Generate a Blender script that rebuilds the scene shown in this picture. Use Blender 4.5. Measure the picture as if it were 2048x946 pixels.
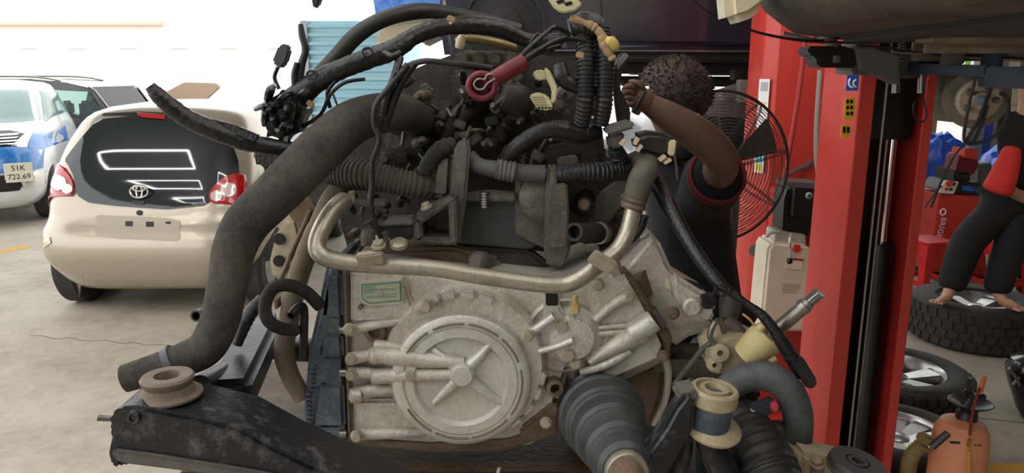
import bpy, bmesh, math, random
from mathutils import Vector as V, Matrix, Quaternion
random.seed(7)
sc = bpy.context.scene
for o in list(bpy.data.objects): bpy.data.objects.remove(o)
COL = sc.collection
# ---------------------------------------------------------------- camera
F, CX, CY, HCAM, PITCH = 1480.0, 1024.0, 473.0, 1.66, math.radians(12.3)
CAM = V((0, 0, HCAM))
cd = bpy.data.cameras.new('camera'); cam = bpy.data.objects.new('camera', cd); COL.objects.link(cam)
cam.location = CAM; cam.rotation_euler = (math.pi/2 - PITCH, 0, 0)
cd.sensor_fit = 'HORIZONTAL'; cd.sensor_width = 36.0; cd.lens = 36.0*F/2048.0
cd.clip_start = 0.05; cd.clip_end = 300
sc.camera = cam
# ---------------------------------------------------------------- light
sc.view_settings.view_transform = 'Standard'; sc.view_settings.look = 'None'
sc.view_settings.gamma = 1.0; sc.view_settings.use_curve_mapping = False
sc.view_settings.exposure = 0.15
w = bpy.data.worlds.new('overcast_sky'); sc.world = w; w.use_nodes = True
w.node_tree.nodes['Background'].inputs[0].default_value = (0.98, 0.99, 1.0, 1)
w.node_tree.nodes['Background'].inputs[1].default_value = 2.3
LED_STRENGTH = 19.0
# ---------------------------------------------------------------- helpers
FWD = V((0, math.cos(PITCH), -math.sin(PITCH))); UP = V((0, math.sin(PITCH), math.cos(PITCH))); RT = V((1, 0, 0))
def ray(px, py): return RT*((px-CX)/F) + UP*((CY-py)/F) + FWD
def P(px, py, Y):
    d = ray(px, py); return CAM + d*(Y/d.y)
def G(px, py, z=0.0):
    d = ray(px, py); return CAM + d*((z-HCAM)/d.z)
def S(px, py, Y): return Y/ray(px, py).y/F
def lin(c):
    r = []
    for k in c[:3]:
        k /= 255.0
        r.append(k/12.92 if k <= .04045 else ((k+.055)/1.055)**2.4)
    return (*r, 1.0)
MATS = {}
def M(name, col, rough=.6, metal=0.0, col2=None, scale=14.0, amount=.5, bump=.0, bscale=60.0, spec=.5, coat=0.0, emit=0.0, detail=6.0, contrast=.25):
    if name in MATS: return MATS[name]
    m = bpy.data.materials.new(name); m.use_nodes = True; nt = m.node_tree; N = nt.nodes; L = nt.links
    b = N['Principled BSDF']; b.inputs['Roughness'].default_value = rough; b.inputs['Metallic'].default_value = metal
    b.inputs['Specular IOR Level'].default_value = spec; b.inputs['Coat Weight'].default_value = coat
    b.inputs['Coat Roughness'].default_value = .06
    b.inputs['Base Color'].default_value = lin(col)
    tc = N.new('ShaderNodeTexCoord')
    if col2:
        nz = N.new('ShaderNodeTexNoise'); nz.inputs['Scale'].default_value = scale; nz.inputs['Detail'].default_value = detail
        nz.inputs['Roughness'].default_value = .65
        L.new(tc.outputs['Object'], nz.inputs['Vector'])
        rp = N.new('ShaderNodeValToRGB'); rp.color_ramp.elements[0].position = max(0, amount-contrast*.62); rp.color_ramp.elements[1].position = min(1, amount+contrast*.62)
        rp.color_ramp.elements[0].color = lin(col); rp.color_ramp.elements[1].color = lin(col2)
        n3 = N.new('ShaderNodeTexNoise'); n3.inputs['Scale'].default_value = scale*7; n3.inputs['Detail'].default_value = 5; n3.inputs['Roughness'].default_value = .75
        L.new(tc.outputs['Object'], n3.inputs['Vector'])
        mx = N.new('ShaderNodeMix'); mx.inputs['Factor'].default_value = .42; L.new(nz.outputs['Fac'], mx.inputs[2]); L.new(n3.outputs['Fac'], mx.inputs[3])
        L.new(mx.outputs[0], rp.inputs['Fac']); L.new(rp.outputs['Color'], b.inputs['Base Color'])
        mr = N.new('ShaderNodeMapRange'); mr.inputs['To Min'].default_value = max(.04, rough-.12); mr.inputs['To Max'].default_value = min(1, rough+.15)
        L.new(nz.outputs['Fac'], mr.inputs['Value']); L.new(mr.outputs['Result'], b.inputs['Roughness'])
    if bump:
        n2 = N.new('ShaderNodeTexNoise'); n2.inputs['Scale'].default_value = bscale; n2.inputs['Detail'].default_value = 4
        L.new(tc.outputs['Object'], n2.inputs['Vector'])
        bp = N.new('ShaderNodeBump'); bp.inputs['Strength'].default_value = bump; bp.inputs['Distance'].default_value = .004
        L.new(n2.outputs['Fac'], bp.inputs['Height']); L.new(bp.outputs['Normal'], b.inputs['Normal'])
    if emit:
        b.inputs['Emission Color'].default_value = lin(col); b.inputs['Emission Strength'].default_value = emit
    MATS[name] = m; return m
def glassmat(name, tint, fac=.75, rough=.02):
    if name in MATS: return MATS[name]
    m = bpy.data.materials.new(name); m.use_nodes = True; nt = m.node_tree; N = nt.nodes; L = nt.links
    N.remove(N['Principled BSDF']); out = N['Material Output']
    t = N.new('ShaderNodeBsdfTransparent'); t.inputs[0].default_value = lin(tint)
    g = N.new('ShaderNodeBsdfGlossy'); g.inputs['Roughness'].default_value = rough
    fr = N.new('ShaderNodeFresnel'); fr.inputs['IOR'].default_value = 1.5
    mx = N.new('ShaderNodeMixShader'); L.new(fr.outputs[0], mx.inputs[0]); L.new(t.outputs[0], mx.inputs[1]); L.new(g.outputs[0], mx.inputs[2])
    L.new(mx.outputs[0], out.inputs[0]); MATS[name] = m; return m

def tag(o, label=None, cat=None, group=None, kind=None):
    if label: o['label'] = label
    if cat: o['category'] = cat
    if group: o['group'] = group
    if kind: o['kind'] = kind
    return o
def thing(name, label, cat, loc=(0, 0, 0), group=None, rot=(0, 0, 0)):
    o = bpy.data.objects.new(name, None); COL.objects.link(o); o.location = loc; o.rotation_euler = rot; o.empty_display_size = .1
    return tag(o, label, cat, group)
def mk(name, bm, mat, parent=None, local=False, angle=38, smooth=True, label=None):
    me = bpy.data.meshes.new(name)
    bmesh.ops.recalc_face_normals(bm, faces=bm.faces)
    bm.to_mesh(me); bm.free()
    if smooth:
        me.polygons.foreach_set('use_smooth', [True]*len(me.polygons)); me.set_sharp_from_angle(angle=math.radians(angle))
    o = bpy.data.objects.new(name, me); COL.objects.link(o); me.materials.append(mat)
    if parent:
        o.parent = parent
        if parent.type == 'EMPTY' and not local: o.location = -parent.location
    if label: o['label'] = label
    return o
def copy_tree(o, parent=None):
    c = o.copy(); COL.objects.link(c); c.parent = parent
    for ch in o.children: copy_tree(ch, c)
    return c
# ---- bmesh shapes
def frame(axis, up=None):
    a = V(axis).normalized()
    u = V((0, 0, 1)) if abs(a.z) < .9 else V((0, 1, 0))
    if up: u = V(up)
    x = u.cross(a).normalized(); y = a.cross(x).normalized(); return x, y, a
def ring(bm, c, x, y, r, n, ry=None, ph=0):
    ry = r if ry is None else ry
    return [bm.verts.new(c + x*(r*math.cos(2*math.pi*k/n+ph)) + y*(ry*math.sin(2*math.pi*k/n+ph))) for k in range(n)]
def bridge(bm, a, b):
    n = len(a)
    for k in range(n): bm.faces.new((a[k], a[(k+1) % n], b[(k+1) % n], b[k]))
def lathe(bm, prof, origin, axis, n=24, cap0=True, cap1=True, up=None, close=False):
    x, y, a = frame(axis, up); o = V(origin); rs = []
    for r, h in prof: rs.append(ring(bm, o + a*h, x, y, max(r, 1e-5), n))
    for i in range(len(rs)-1): bridge(bm, rs[i], rs[i+1])
    if close: bridge(bm, rs[-1], rs[0])
    else:
        if cap0: bm.faces.new(rs[0])
        if cap1: bm.faces.new(rs[-1][::-1])
    return rs
def catmull(pts, sub):
    out = []; n = len(pts)
    if n < 3:
        for k in range(sub+1): t = k/sub; out.append([pts[0][i]*(1-t)+pts[1][i]*t for i in range(len(pts[0]))])
        return out
    for i in range(n-1):
        p0 = pts[max(i-1, 0)]; p1 = pts[i]; p2 = pts[i+1]; p3 = pts[min(i+2, n-1)]
        for k in range(sub):
            t = k/sub; t2 = t*t; t3 = t2*t
            out.append([.5*((2*p1[j]) + (-p0[j]+p2[j])*t + (2*p0[j]-5*p1[j]+4*p2[j]-p3[j])*t2 + (-p0[j]+3*p1[j]-3*p2[j]+p3[j])*t3) for j in range(len(p1))])
    out.append(list(pts[-1])); return out
def tube(bm, pts, n=12, sub=6, corr=None, caps=True, hollow=0.0, lump=0.0, smooth=True):
    """pts: (x,y,z,r). corr=(period_m, amp) ribs. hollow>0 leaves open end with wall."""
    sp = catmull([list(p) for p in pts], sub) if smooth else [list(p) for p in pts]
    if corr:
        # resample by arc length
        per, amp = corr; step = per/4.0; res = []; acc = 0
        for i in range(len(sp)-1):
            a, b = V(sp[i][:3]), V(sp[i+1][:3]); L = (b-a).length; d = 0
            m = max(1, int(round(L/step)))
            for k in range(m):
                t = k/m; res.append([sp[i][j]*(1-t)+sp[i+1][j]*t for j in range(4)])
        res.append(sp[-1])
        for i, q in enumerate(res): q[3] *= 1 + (amp if (i % 4) < 2 else -amp)
        sp = res
    C = [V(p[:3]) for p in sp]; m = len(C)
    t0 = (C[1]-C[0]).normalized(); x, y, _ = frame(t0); prev = t0; rs = []
    for i in range(m):
        t = (C[min(i+1, m-1)]-C[max(i-1, 0)])
        t = t.normalized() if t.length > 1e-9 else prev
        q = prev.rotation_difference(t); x = q @ x; y = q @ y; prev = t
        r = sp[i][3]
        if lump: r *= 1 + random.uniform(-lump, lump)
        rs.append(ring(bm, C[i], x, y, r, n))
    for i in range(m-1): bridge(bm, rs[i], rs[i+1])
    if hollow:
        for e, s in ((0, 1), (-1, -1)):
            inner = [bm.verts.new(C[e] + (v.co-C[e])*hollow) for v in rs[e]]
            deep = C[e] + ((C[1]-C[0]).normalized() if e == 0 else (C[-2]-C[-1]).normalized())*sp[e][3]*1.6
            dp = [bm.verts.new(deep + (v.co-C[e])*hollow) for v in rs[e]]
            bridge(bm, rs[e], inner); bridge(bm, inner, dp); bm.faces.new(dp)
    elif caps:
        bm.faces.new(rs[0][::-1]); bm.faces.new(rs[-1])
def pxt(pts): return [(*P(a, b, Y), r*S(a, b, Y)) for a, b, Y, r in pts]
def T(name, pts, mat, parent=None, **k):
    bm = bmesh.new(); tube(bm, pxt(pts), **k); return mk(name, bm, mat, parent)
def TW(name, pts, mat, parent=None, local=False, **k):
    bm = bmesh.new(); tube(bm, pts, **k); return mk(name, bm, mat, parent, local=local)
def bev(bm, w, seg=2, geom=None, angle=25):
    if w <= 0: return
    es = [e for e in bm.edges if len(e.link_faces) == 2 and e.calc_face_angle(0) > math.radians(angle)] if geom is None else geom
    bmesh.ops.bevel(bm, geom=es, offset=w, segments=seg, affect='EDGES', clamp_overlap=True)
def prism(bm, poly, ext, bevel=0, seg=2):
    b2 = bmesh.new(); ext = V(ext)
    a = [b2.verts.new(V(p)) for p in poly]; c = [b2.verts.new(V(p)+ext) for p in poly]
    b2.faces.new(a); b2.faces.new(c[::-1]); bridge(b2, a, c)
    bmesh.ops.recalc_face_normals(b2, faces=b2.faces)
    bev(b2, bevel, seg); join(bm, b2)
def join(bm, b2):
    me = bpy.data.meshes.new('tmp'); b2.to_mesh(me); b2.free(); bm.from_mesh(me); bpy.data.meshes.remove(me)
def PR(name, poly, Y, thick, mat, parent=None, bevel=.004, seg=2, slope=0, label=None):
    """pixel outline on the vertical plane at depth Y (slope: Y change per metre of height), extruded away from the viewer"""
    bm = bmesh.new(); prism(bm, [P(a, b, Y) for a, b in poly], (0, thick, 0), bevel, seg); return mk(name, bm, mat, parent, label=label)
def box(bm, c, s, rot=None, bevel=0, seg=2):
    b2 = bmesh.new(); bmesh.ops.create_cube(b2, size=1)
    mt = Matrix.Translation(V(c)) @ (rot.to_4x4() if rot is not None else Matrix()) @ Matrix.Diagonal((*s, 1))
    bmesh.ops.transform(b2, matrix=mt, verts=b2.verts)
    bev(b2, bevel, seg); join(bm, b2)
def BX(name, c, s, mat, parent=None, rot=None, bevel=.004, local=False, seg=2, label=None):
    bm = bmesh.new(); box(bm, c, s, rot, bevel, seg); return mk(name, bm, mat, parent, local=local, label=label)
def LA(name, prof, o, axis, mat, parent=None, n=24, local=False, label=None, **k):
    bm = bmesh.new(); lathe(bm, prof, o, axis, n, **k); return mk(name, bm, mat, parent, local=local, label=label)
def RZ(a): return Matrix.Rotation(math.radians(a), 3, 'Z')
def RX(a): return Matrix.Rotation(math.radians(a), 3, 'X')
def RY(a): return Matrix.Rotation(math.radians(a), 3, 'Y')
def bolt(bm, pos, axis, r, h=None):
    """flange washer + hex head"""
    h = h or r*.9; x, y, a = frame(axis); p = V(pos)
    lathe(bm, [(r*1.35, -.002), (r*1.35, h*.22), (r*1.1, h*.3)], p, a, 14)
    b2 = bmesh.new(); q = [p + a*(h*.25) + x*(r*math.cos(k*math.pi/3)) + y*(r*math.sin(k*math.pi/3)) for k in range(6)]
    prism(b2, q, a*h*.9, r*.08, 1); join(bm, b2)
def BOLT(px, py, Y, rpx, mat, parent, axis=(0, -1, .1), name='bolt'):
    bm = bmesh.new(); bolt(bm, P(px, py, Y), axis, rpx*S(px, py, Y)); return mk(name, bm, mat, parent, angle=30)
def textmesh(name, body, size, loc, rot, mat, parent=None, ext=.0008, local=False, align='CENTER'):
    c = bpy.data.curves.new(name, 'FONT'); c.body = body; c.size = size; c.extrude = ext; c.align_x = align; c.align_y = 'CENTER'; c.resolution_u = 2
    t = bpy.data.objects.new('tmp', c); COL.objects.link(t)
    me = bpy.data.meshes.new_from_object(t.evaluated_get(bpy.context.evaluated_depsgraph_get()))
    bpy.data.objects.remove(t); me.name = name
    me.transform(Matrix.Translation(V(loc)) @ rot.to_4x4())
    o = bpy.data.objects.new(name, me); COL.objects.link(o); me.materials.clear(); me.materials.append(mat)
    if parent:
        o.parent = parent
        if parent.type == 'EMPTY' and not local: o.location = -parent.location
    return o
def skinmesh(name, verts, edges, mat, parent=None, sub=2, root=0, local=False):
    """verts: (x,y,z,rx[,ry])"""
    me = bpy.data.meshes.new(name); me.from_pydata([v[:3] for v in verts], edges, []); me.update()
    o = bpy.data.objects.new(name, me); COL.objects.link(o)
    sm = o.modifiers.new('skin', 'SKIN'); sm.use_smooth_shade = True; sm.branch_smoothing = .6
    for i, v in enumerate(verts):
        s = me.skin_vertices[0].data[i]; s.radius = (v[3], v[4] if len(v) > 4 else v[3]); s.use_root = (i == root)
    ss = o.modifiers.new('sub', 'SUBSURF'); ss.levels = sub; ss.render_levels = sub
    dg = bpy.context.evaluated_depsgraph_get(); dg.update()
    m2 = bpy.data.meshes.new_from_object(o.evaluated_get(dg)); m2.name = name
    bpy.data.objects.remove(o)
    m2.polygons.foreach_set('use_smooth', [True]*len(m2.polygons))
    o = bpy.data.objects.new(name, m2); COL.objects.link(o); m2.materials.clear(); m2.materials.append(mat)
    if parent:
        o.parent = parent
        if parent.type == 'EMPTY' and not local: o.location = -parent.location
    return o
# ---------------------------------------------------------------- materials
concrete = M('concrete_floor', (182, 173, 157), .62, col2=(142, 133, 118), scale=1.6, amount=.55, bump=.25, bscale=40, detail=10, contrast=.2)
yellow_paint = M('yellow_paint', (222, 170, 50), .6, col2=(190, 140, 50), scale=9)
rubber = M('black_rubber', (22, 23, 25), .42, col2=(46, 46, 46), scale=30, amount=.6, bump=.15)
rubber_dusty = M('dusty_rubber', (34, 34, 34), .8, col2=(92, 84, 72), scale=12, amount=.62, bump=.25, bscale=120)
hose_sleeve = M('woven_sleeve', (36, 35, 33), .85, col2=(88, 81, 69), scale=9, amount=.55, bump=.6, bscale=260)
tape = M('wrapped_tape', (17, 17, 19), .3, col2=(40, 40, 43), scale=40, amount=.6, bump=.5, bscale=150)
plastic_black = M('black_plastic', (20, 20, 22), .4, col2=(38, 38, 40), scale=30)
plastic_grey = M('grey_plastic', (80, 78, 76), .5, col2=(110, 106, 100), scale=30)
plastic_cream = M('cream_plastic', (214, 204, 168), .5, col2=(180, 166, 128), scale=30)
alu = M('cast_aluminium', (204, 198, 187), .46, metal=.35, col2=(142, 128, 108), scale=9, amount=.60, bump=.6, bscale=170)
alu_clean = M('clean_aluminium', (206, 203, 196), .4, metal=.45, col2=(160, 151, 136), scale=9, amount=.62, bump=.35, bscale=200)
alu_brown = M('oily_aluminium', (128, 112, 92), .55, metal=.3, col2=(84, 68, 52), scale=9, bump=.35, bscale=140)
alu_dark = M('grimy_metal', (116, 108, 97), .55, metal=.35, col2=(58, 52, 46), scale=11, bump=.4, bscale=140)
engine_dark = M('grimy_engine', (48, 46, 44), .55, metal=.2, col2=(86, 79, 69), scale=13, amount=.62, bump=.4, bscale=90)
steel_black = M('black_painted_steel', (19, 20, 26), .36, col2=(88, 86, 84), scale=7, amount=.60, bump=.25, bscale=120, contrast=.10)
bracket_dark = M('bracket_steel', (66, 65, 63), .5, metal=.3, col2=(118, 112, 101), scale=10, bump=.35, bscale=120)
blackpan = M('dusty_black_pan', (62, 72, 84), .6, col2=(130, 134, 132), scale=16, amount=.6, bump=.3, bscale=140)
pipe_steel = M('zinc_pipe', (176, 169, 152), .36, metal=.7, col2=(118, 110, 96), scale=22, amount=.6, bump=.15, bscale=200)
bolt_steel = M('zinc_bolt', (188, 180, 162), .42, metal=.5, col2=(150, 140, 118), scale=40)
chrome = M('chrome', (225, 225, 225), .12, metal=1.0)
steel = M('bare_steel', (150, 148, 144), .35, metal=.85, col2=(110, 106, 100), scale=30)
rust = M('rusty_steel', (132, 112, 92), .7, metal=.3, col2=(96, 74, 56), scale=18, bump=.3)
red_lift = M('red_lift_paint', (196, 58, 48), .42, col2=(182, 50, 42), scale=4, amount=.6, coat=.15)
red_plastic = M('red_plastic', (214, 34, 34), .42, col2=(190, 28, 30), scale=6)
darkred = M('dark_red_plastic', (112, 20, 30), .45, col2=(84, 16, 24), scale=30)
navy_steel = M('dark_blue_steel', (30, 40, 54), .5, col2=(46, 54, 66), scale=10)
white_plastic = M('milky_plastic', (232, 222, 200), .45, col2=(214, 200, 170), scale=5)
paper = M('white_paper', (228, 226, 228), .7)
# ================================================================ SETTING
bm = bmesh.new()
vs = [bm.verts.new(p) for p in ((-40, -8, 0), (30, -8, 0), (30, 60, 0), (-40, 60, 0))]; bm.faces.new(vs)
fl = mk('floor', bm, concrete); fl['kind'] = 'structure'; fl['label'] = 'dusty light concrete workshop floor'
def floorline(a, b, wd, label):
    d = (b-a).normalized(); n = V((-d.y, d.x, 0))*wd/2; bm = bmesh.new()
    prism(bm, [a+n, b+n, b-n, a-n], (0, 0, .002)); o = mk('floor_line', bm, yellow_paint); tag(o, label, 'floor marking'); return o
floorline(G(-200, 548), G(58, 492), .12, 'yellow painted line on the concrete beside the blue-wrapped car')
floorline(G(1950, 940), G(2200, 938), .09, 'yellow painted line at the lower right behind the peach sprayer tank')
floorline(G(1800, 586), G(2060, 596), .08, 'thin yellow line behind the tyre with the barefoot person')
joint = M('floor_joint', (112, 104, 92), .8)
bm = bmesh.new(); a, b = G(1930, 832), G(2200, 862); prism(bm, [a, b, b+V((0, -.012, 0)), a+V((0, -.012, 0))], (0, 0, .001)); o = mk('trim_1', bm, joint, fl)
bm = bmesh.new()
rp = [G(60+k*26, 672+random.uniform(-3, 5)+k*2) for k in range(12)]
tube(bm, [(p.x, p.y, -.0035, .006) for p in rp], n=6, sub=3); mk('crack', bm, joint, fl)
# roof over the bays: slab, purlins, real lamps
roofm = M('roof_sheet', (150, 150, 150), .6)
bm = bmesh.new(); box(bm, (2.2, 1.0, 4.6), (17.6, 16.2, .08)); o = mk('ceiling', bm, roofm); o['kind'] = 'structure'
wallin = M('added_wall', (176, 172, 164), .7)
o = BX('wall_front_added', (3.4, -7.1, 2.3), (15.2, .15, 4.6), wallin, bevel=0); o['kind'] = 'structure'  # unseen wall behind the camera, added to darken the interior
o = BX('wall_right_added', (11.0, 1.0, 2.3), (.15, 16.2, 4.6), wallin, bevel=0); o['kind'] = 'structure'  # unseen side wall, added to cut the sky light inside
led = bpy.data.materials.new('led_tube'); led.use_nodes = True
lb = led.node_tree.nodes['Principled BSDF']; lb.inputs['Base Color'].default_value = (1, 1, 1, 1)
lb.inputs['Emission Color'].default_value = (1.0, .985, .96, 1); lb.inputs['Emission Strength'].default_value = LED_STRENGTH
alloc = 0
def led_frame(c, w_, d_, label='rectangular white LED frame lamp hung over the engine bay, out of view'):
    global alloc
    t = thing('led_frame_light', label, 'ceiling lamp', c, 'LED frames under the ceiling')
    for sx, sy, lx, ly in ((0, d_/2, w_, .05), (0, -d_/2, w_, .05), (w_/2, 0, .05, d_), (-w_/2, 0, .05, d_)):
        BX('led_tube', (sx, sy, 0), (lx, ly, .035), led, t, bevel=0, local=True)
    for sx in (-1, 1): TW('hanger_wire', [(sx*w_/2, 0, .017, .003), (sx*w_/2, 0, 4.56-c[2], .003)], steel, t, local=True, n=6, sub=1)
for x in (-4.1, -1.3, 1.6):
    for y in ((-1.6, 0.0, 1.6, 3.2) if x < -3 else (-.9, .7, 2.3)): led_frame((x, y, 3.7), 1.3, .8, *(['white LED frame lamp seen as the %s reflection in the hatchback window' % {3.2: 'topmost', 1.6: 'second highest', 0.0: 'third highest', -1.6: 'lowest'}[y]] if x < -3 else []))
# right rear wall, tiled, with a window opening onto greenery to its left
wallm = M('wall_plaster', (206, 196, 178), .7, col2=(190, 178, 158), scale=3)
tilem = M('wall_tile', (206, 192, 168), .4, col2=(188, 172, 148), scale=6)
wb = BX('wall_back', (8.9, 9.6, 1.7), (5.6, .15, 3.4), wallm, bevel=0); tag(wb, 'pale tiled wall behind the tyre changer', None, kind='structure')
tb = bmesh.new(); box(tb, (0, 0, 0), (.27, .012, .17), bevel=.004, seg=1); t0 = mk('tile', tb, tilem, wb); t0.location = (6.30-8.9+8.9, 9.52, .1)
t0.location = (6.32, 9.52, .12)
for i in range(11):
    for j in range(17):
        if i == j == 0: continue
        c = t0.copy(); COL.objects.link(c); c.location = (6.32+i*.28+(.14 if j % 2 else 0), 9.52, .12+j*.18)
greym = M('grey_post', (150, 152, 156), .5, col2=(130, 132, 136), scale=5); bluep = M('blue_post_paint', (40, 70, 170), .5)
gp = thing('gate_post', 'grey gate post with a blue pipe beside it behind the red column', 'post', (5.42, 8.6, 0))
BX('post', (0, 0, 1.4), (.34, .12, 2.8), greym, gp, local=True); BX('pipe', (.02, -.09, 1.4), (.06, .06, 2.8), bluep, gp, local=True)
BX('pipe', (-.2, -.04, 1.4), (.07, .07, 2.8), M('white_post', (225, 225, 222), .5), gp, local=True)
leafm = M('leaf_green', (120, 176, 50), .5, col2=(176, 214, 90), scale=3); bark = M('bark', (96, 80, 60), .9)
def shrub(name, c, rx, h, n, label):
    t = thing(name, label, 'tree', c)
    bm = bmesh.new()
    for k in range(n):
        a = random.uniform(0, 6.28); rr = math.sqrt(random.random())*rx; z = random.uniform(.35, 1)*h
        p = V((rr*math.cos(a), rr*math.sin(a), z)); q = Quaternion((random.uniform(-1, 1), random.uniform(-1, 1), random.uniform(-1, 1), random.uniform(-1, 1))).normalized()
        s = random.uniform(.06, .14)
        vs = [bm.verts.new(p + q @ V(v)*s) for v in ((-1, 0, 0), (0, .45, .1), (1, 0, 0), (0, -.45, .1))]; bm.faces.new(vs)
    o = mk('foliage', bm, leafm, t, local=True, smooth=False); o['kind'] = 'stuff'
    TW('trunk', [(0, 0, -.02, .06), (.02, 0, h*.5, .045), (0, .03, h*.9, .02)], bark, t, local=True, n=8)
shrub('garden_tree', (6.3, 11.2, 0), 1.0, 3.4, 1500, 'bright green tree outside seen right of the red lift column')
shrub('garden_tree', (5.2, 13.2, 0), 1.1, 2.6, 1300, 'sunlit green bush seen between the two red lift columns')
# pale building across the yard
bw = M('far_wall', (235, 233, 228), .8); terr = M('terracotta', (226, 190, 172), .8); winm = M('far_window', (222, 226, 226), .3)
fb = thing('far_building', 'pale overexposed building with terracotta ledge across the yard', 'building', (-16, 34, 0))
BX('wall', (0, 0, 3), (24, 4, 6), bw, fb, local=True)
BX('ledge', (-2.5, -2.15, 3.75), (8, .3, .14), terr, fb, local=True)
for k in range(8): BX('window', (-8.5+k*2.1, -2.05, 3.0), (.8, .12, .5), winm, fb, local=True)
# ================================================================ CARS
def interp_levels(lv, m=36):
    zs = [l[0] for l in lv]; out = []
    for k in range(m+1):
        z = zs[0] + (zs[-1]-zs[0])*k/m
        i = max(j for j in range(len(zs)-1) if zs[j] <= z+1e-9)
        p0 = lv[max(i-1, 0)]; p1 = lv[i]; p2 = lv[i+1]; p3 = lv[min(i+2, len(lv)-1)]
        t = (z-p1[0])/(p2[0]-p1[0])
        row = [z]
        for j in range(1, 5):
            m1 = (p2[j]-p0[j])/max(p2[0]-p0[0], 1e-6)*(p2[0]-p1[0]); m2 = (p3[j]-p1[j])/max(p3[0]-p1[0], 1e-6)*(p2[0]-p1[0])
            d = p2[j]-p1[j]
            if m1*d <= 0: m1 = 0
            if m2*d <= 0: m2 = 0
            t2, t3 = t*t, t*t*t
            row.append((2*t3-3*t2+1)*p1[j] + (t3-2*t2+t)*m1 + (-2*t3+3*t2)*p2[j] + (t3-t2)*m2)
        out.append(row)
    return out
class Loft:
    """car body lofted from plan outlines: (z, half width, y rear, y front, squareness)"""
    def __init__(s, lv, m=36): s.lv = interp_levels(lv, m)
    def at(s, z):
        lv = s.lv; z = min(max(z, lv[0][0]), lv[-1][0])
        for i in range(len(lv)-1):
            if lv[i+1][0] >= z-1e-9:
                t = (z-lv[i][0])/(lv[i+1][0]-lv[i][0]); return [lv[i][j]*(1-t)+lv[i+1][j]*t for j in range(5)]
        return lv[-1]
    def y0(s, x, z):
        _, w_, a, b, e = s.at(z); q = max(0, 1-min(abs(x)/w_, 1)**e)**(1/e); return (a+b)/2-(b-a)/2*q
    def y1(s, x, z):
        _, w_, a, b, e = s.at(z); return (a+b)-s.y0(x, z)
    def xs(s, y, z):
        _, w_, a, b, e = s.at(z); yy = min(abs(y-(a+b)/2)/((b-a)/2), 1); return w_*max(0, 1-yy**e)**(1/e)
    def mesh(s, n=72):
        bm = bmesh.new(); rs = []
        for z, w_, a, b, e in s.lv:
            r = []
            for k in range(n):
                th = 2*math.pi*(k+.5)/n; c, si = math.cos(th), math.sin(th)
                r.append(bm.verts.new((w_*math.copysign(abs(c)**(2/e), c), (a+b)/2+(b-a)/2*math.copysign(abs(si)**(2/e), si), z)))
            rs.append(r)
        for i in range(len(rs)-1): bridge(bm, rs[i], rs[i+1])
        bm.faces.new(rs[0][::-1]); bm.faces.new(rs[-1]); return bm
def inside_rows(poly, rows):
    """(z, xmin, xmax) scan rows of a polygon [(x,z)]"""
    zs = [p[1] for p in poly]; z0, z1 = min(zs), max(zs); out = []
    for k in range(rows+1):
        z = z0 + (z1-z0)*(k/rows*.998+.001); xs = []
        for i in range(len(poly)):
            a, b = poly[i], poly[(i+1) % len(poly)]
            if (a[1]-z)*(b[1]-z) < 0: xs.append(a[0]+(b[0]-a[0])*(z-a[1])/(b[1]-a[1]))
        if len(xs) >= 2: out.append((z, min(xs), max(xs)))
    return out
def patch(poly, fy, off, mat, name, parent, rows=16, cols=16, thick=.012, axis='y'):
    """thin shell over a lofted face; poly in (x,z) local, fy(x,z) gives depth, off pushes outward (negative y)"""
    bm = bmesh.new(); R = inside_rows(poly, rows); g = []; h = []
    for z, a, b in R:
        row = []; rb = []
        for c in range(cols+1):
            x = a+(b-a)*c/cols; y = fy(x, z)
            if axis == 'y': row.append(bm.verts.new((x, y+off, z))); rb.append(bm.verts.new((x, y+off+math.copysign(thick, -off if off else 1), z)))
            else: row.append(bm.verts.new((y+off, x, z))); rb.append(bm.verts.new((y+off-math.copysign(thick, off), x, z)))
        g.append(row); h.append(rb)
    for i in range(len(g)-1):
        for j in range(cols): bm.faces.new((g[i][j], g[i][j+1], g[i+1][j+1], g[i+1][j]))
        for j in (0, cols): bm.faces.new((g[i][j], g[i+1][j], h[i+1][j], h[i][j]))
    for i in (0, len(g)-1):
        for j in range(cols): bm.faces.new((g[i][j], g[i][j+1], h[i][j+1], h[i][j]))
    return mk(name, bm, mat, parent, local=True, angle=50)
tyre_m = M('tyre_rubber', (36, 36, 36), .75, col2=(66, 63, 58), scale=10, amount=.6, bump=.3, bscale=70)
alloy = M('alloy_silver', (190, 190, 190), .3, metal=.85, col2=(150, 148, 145), scale=12)
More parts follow.
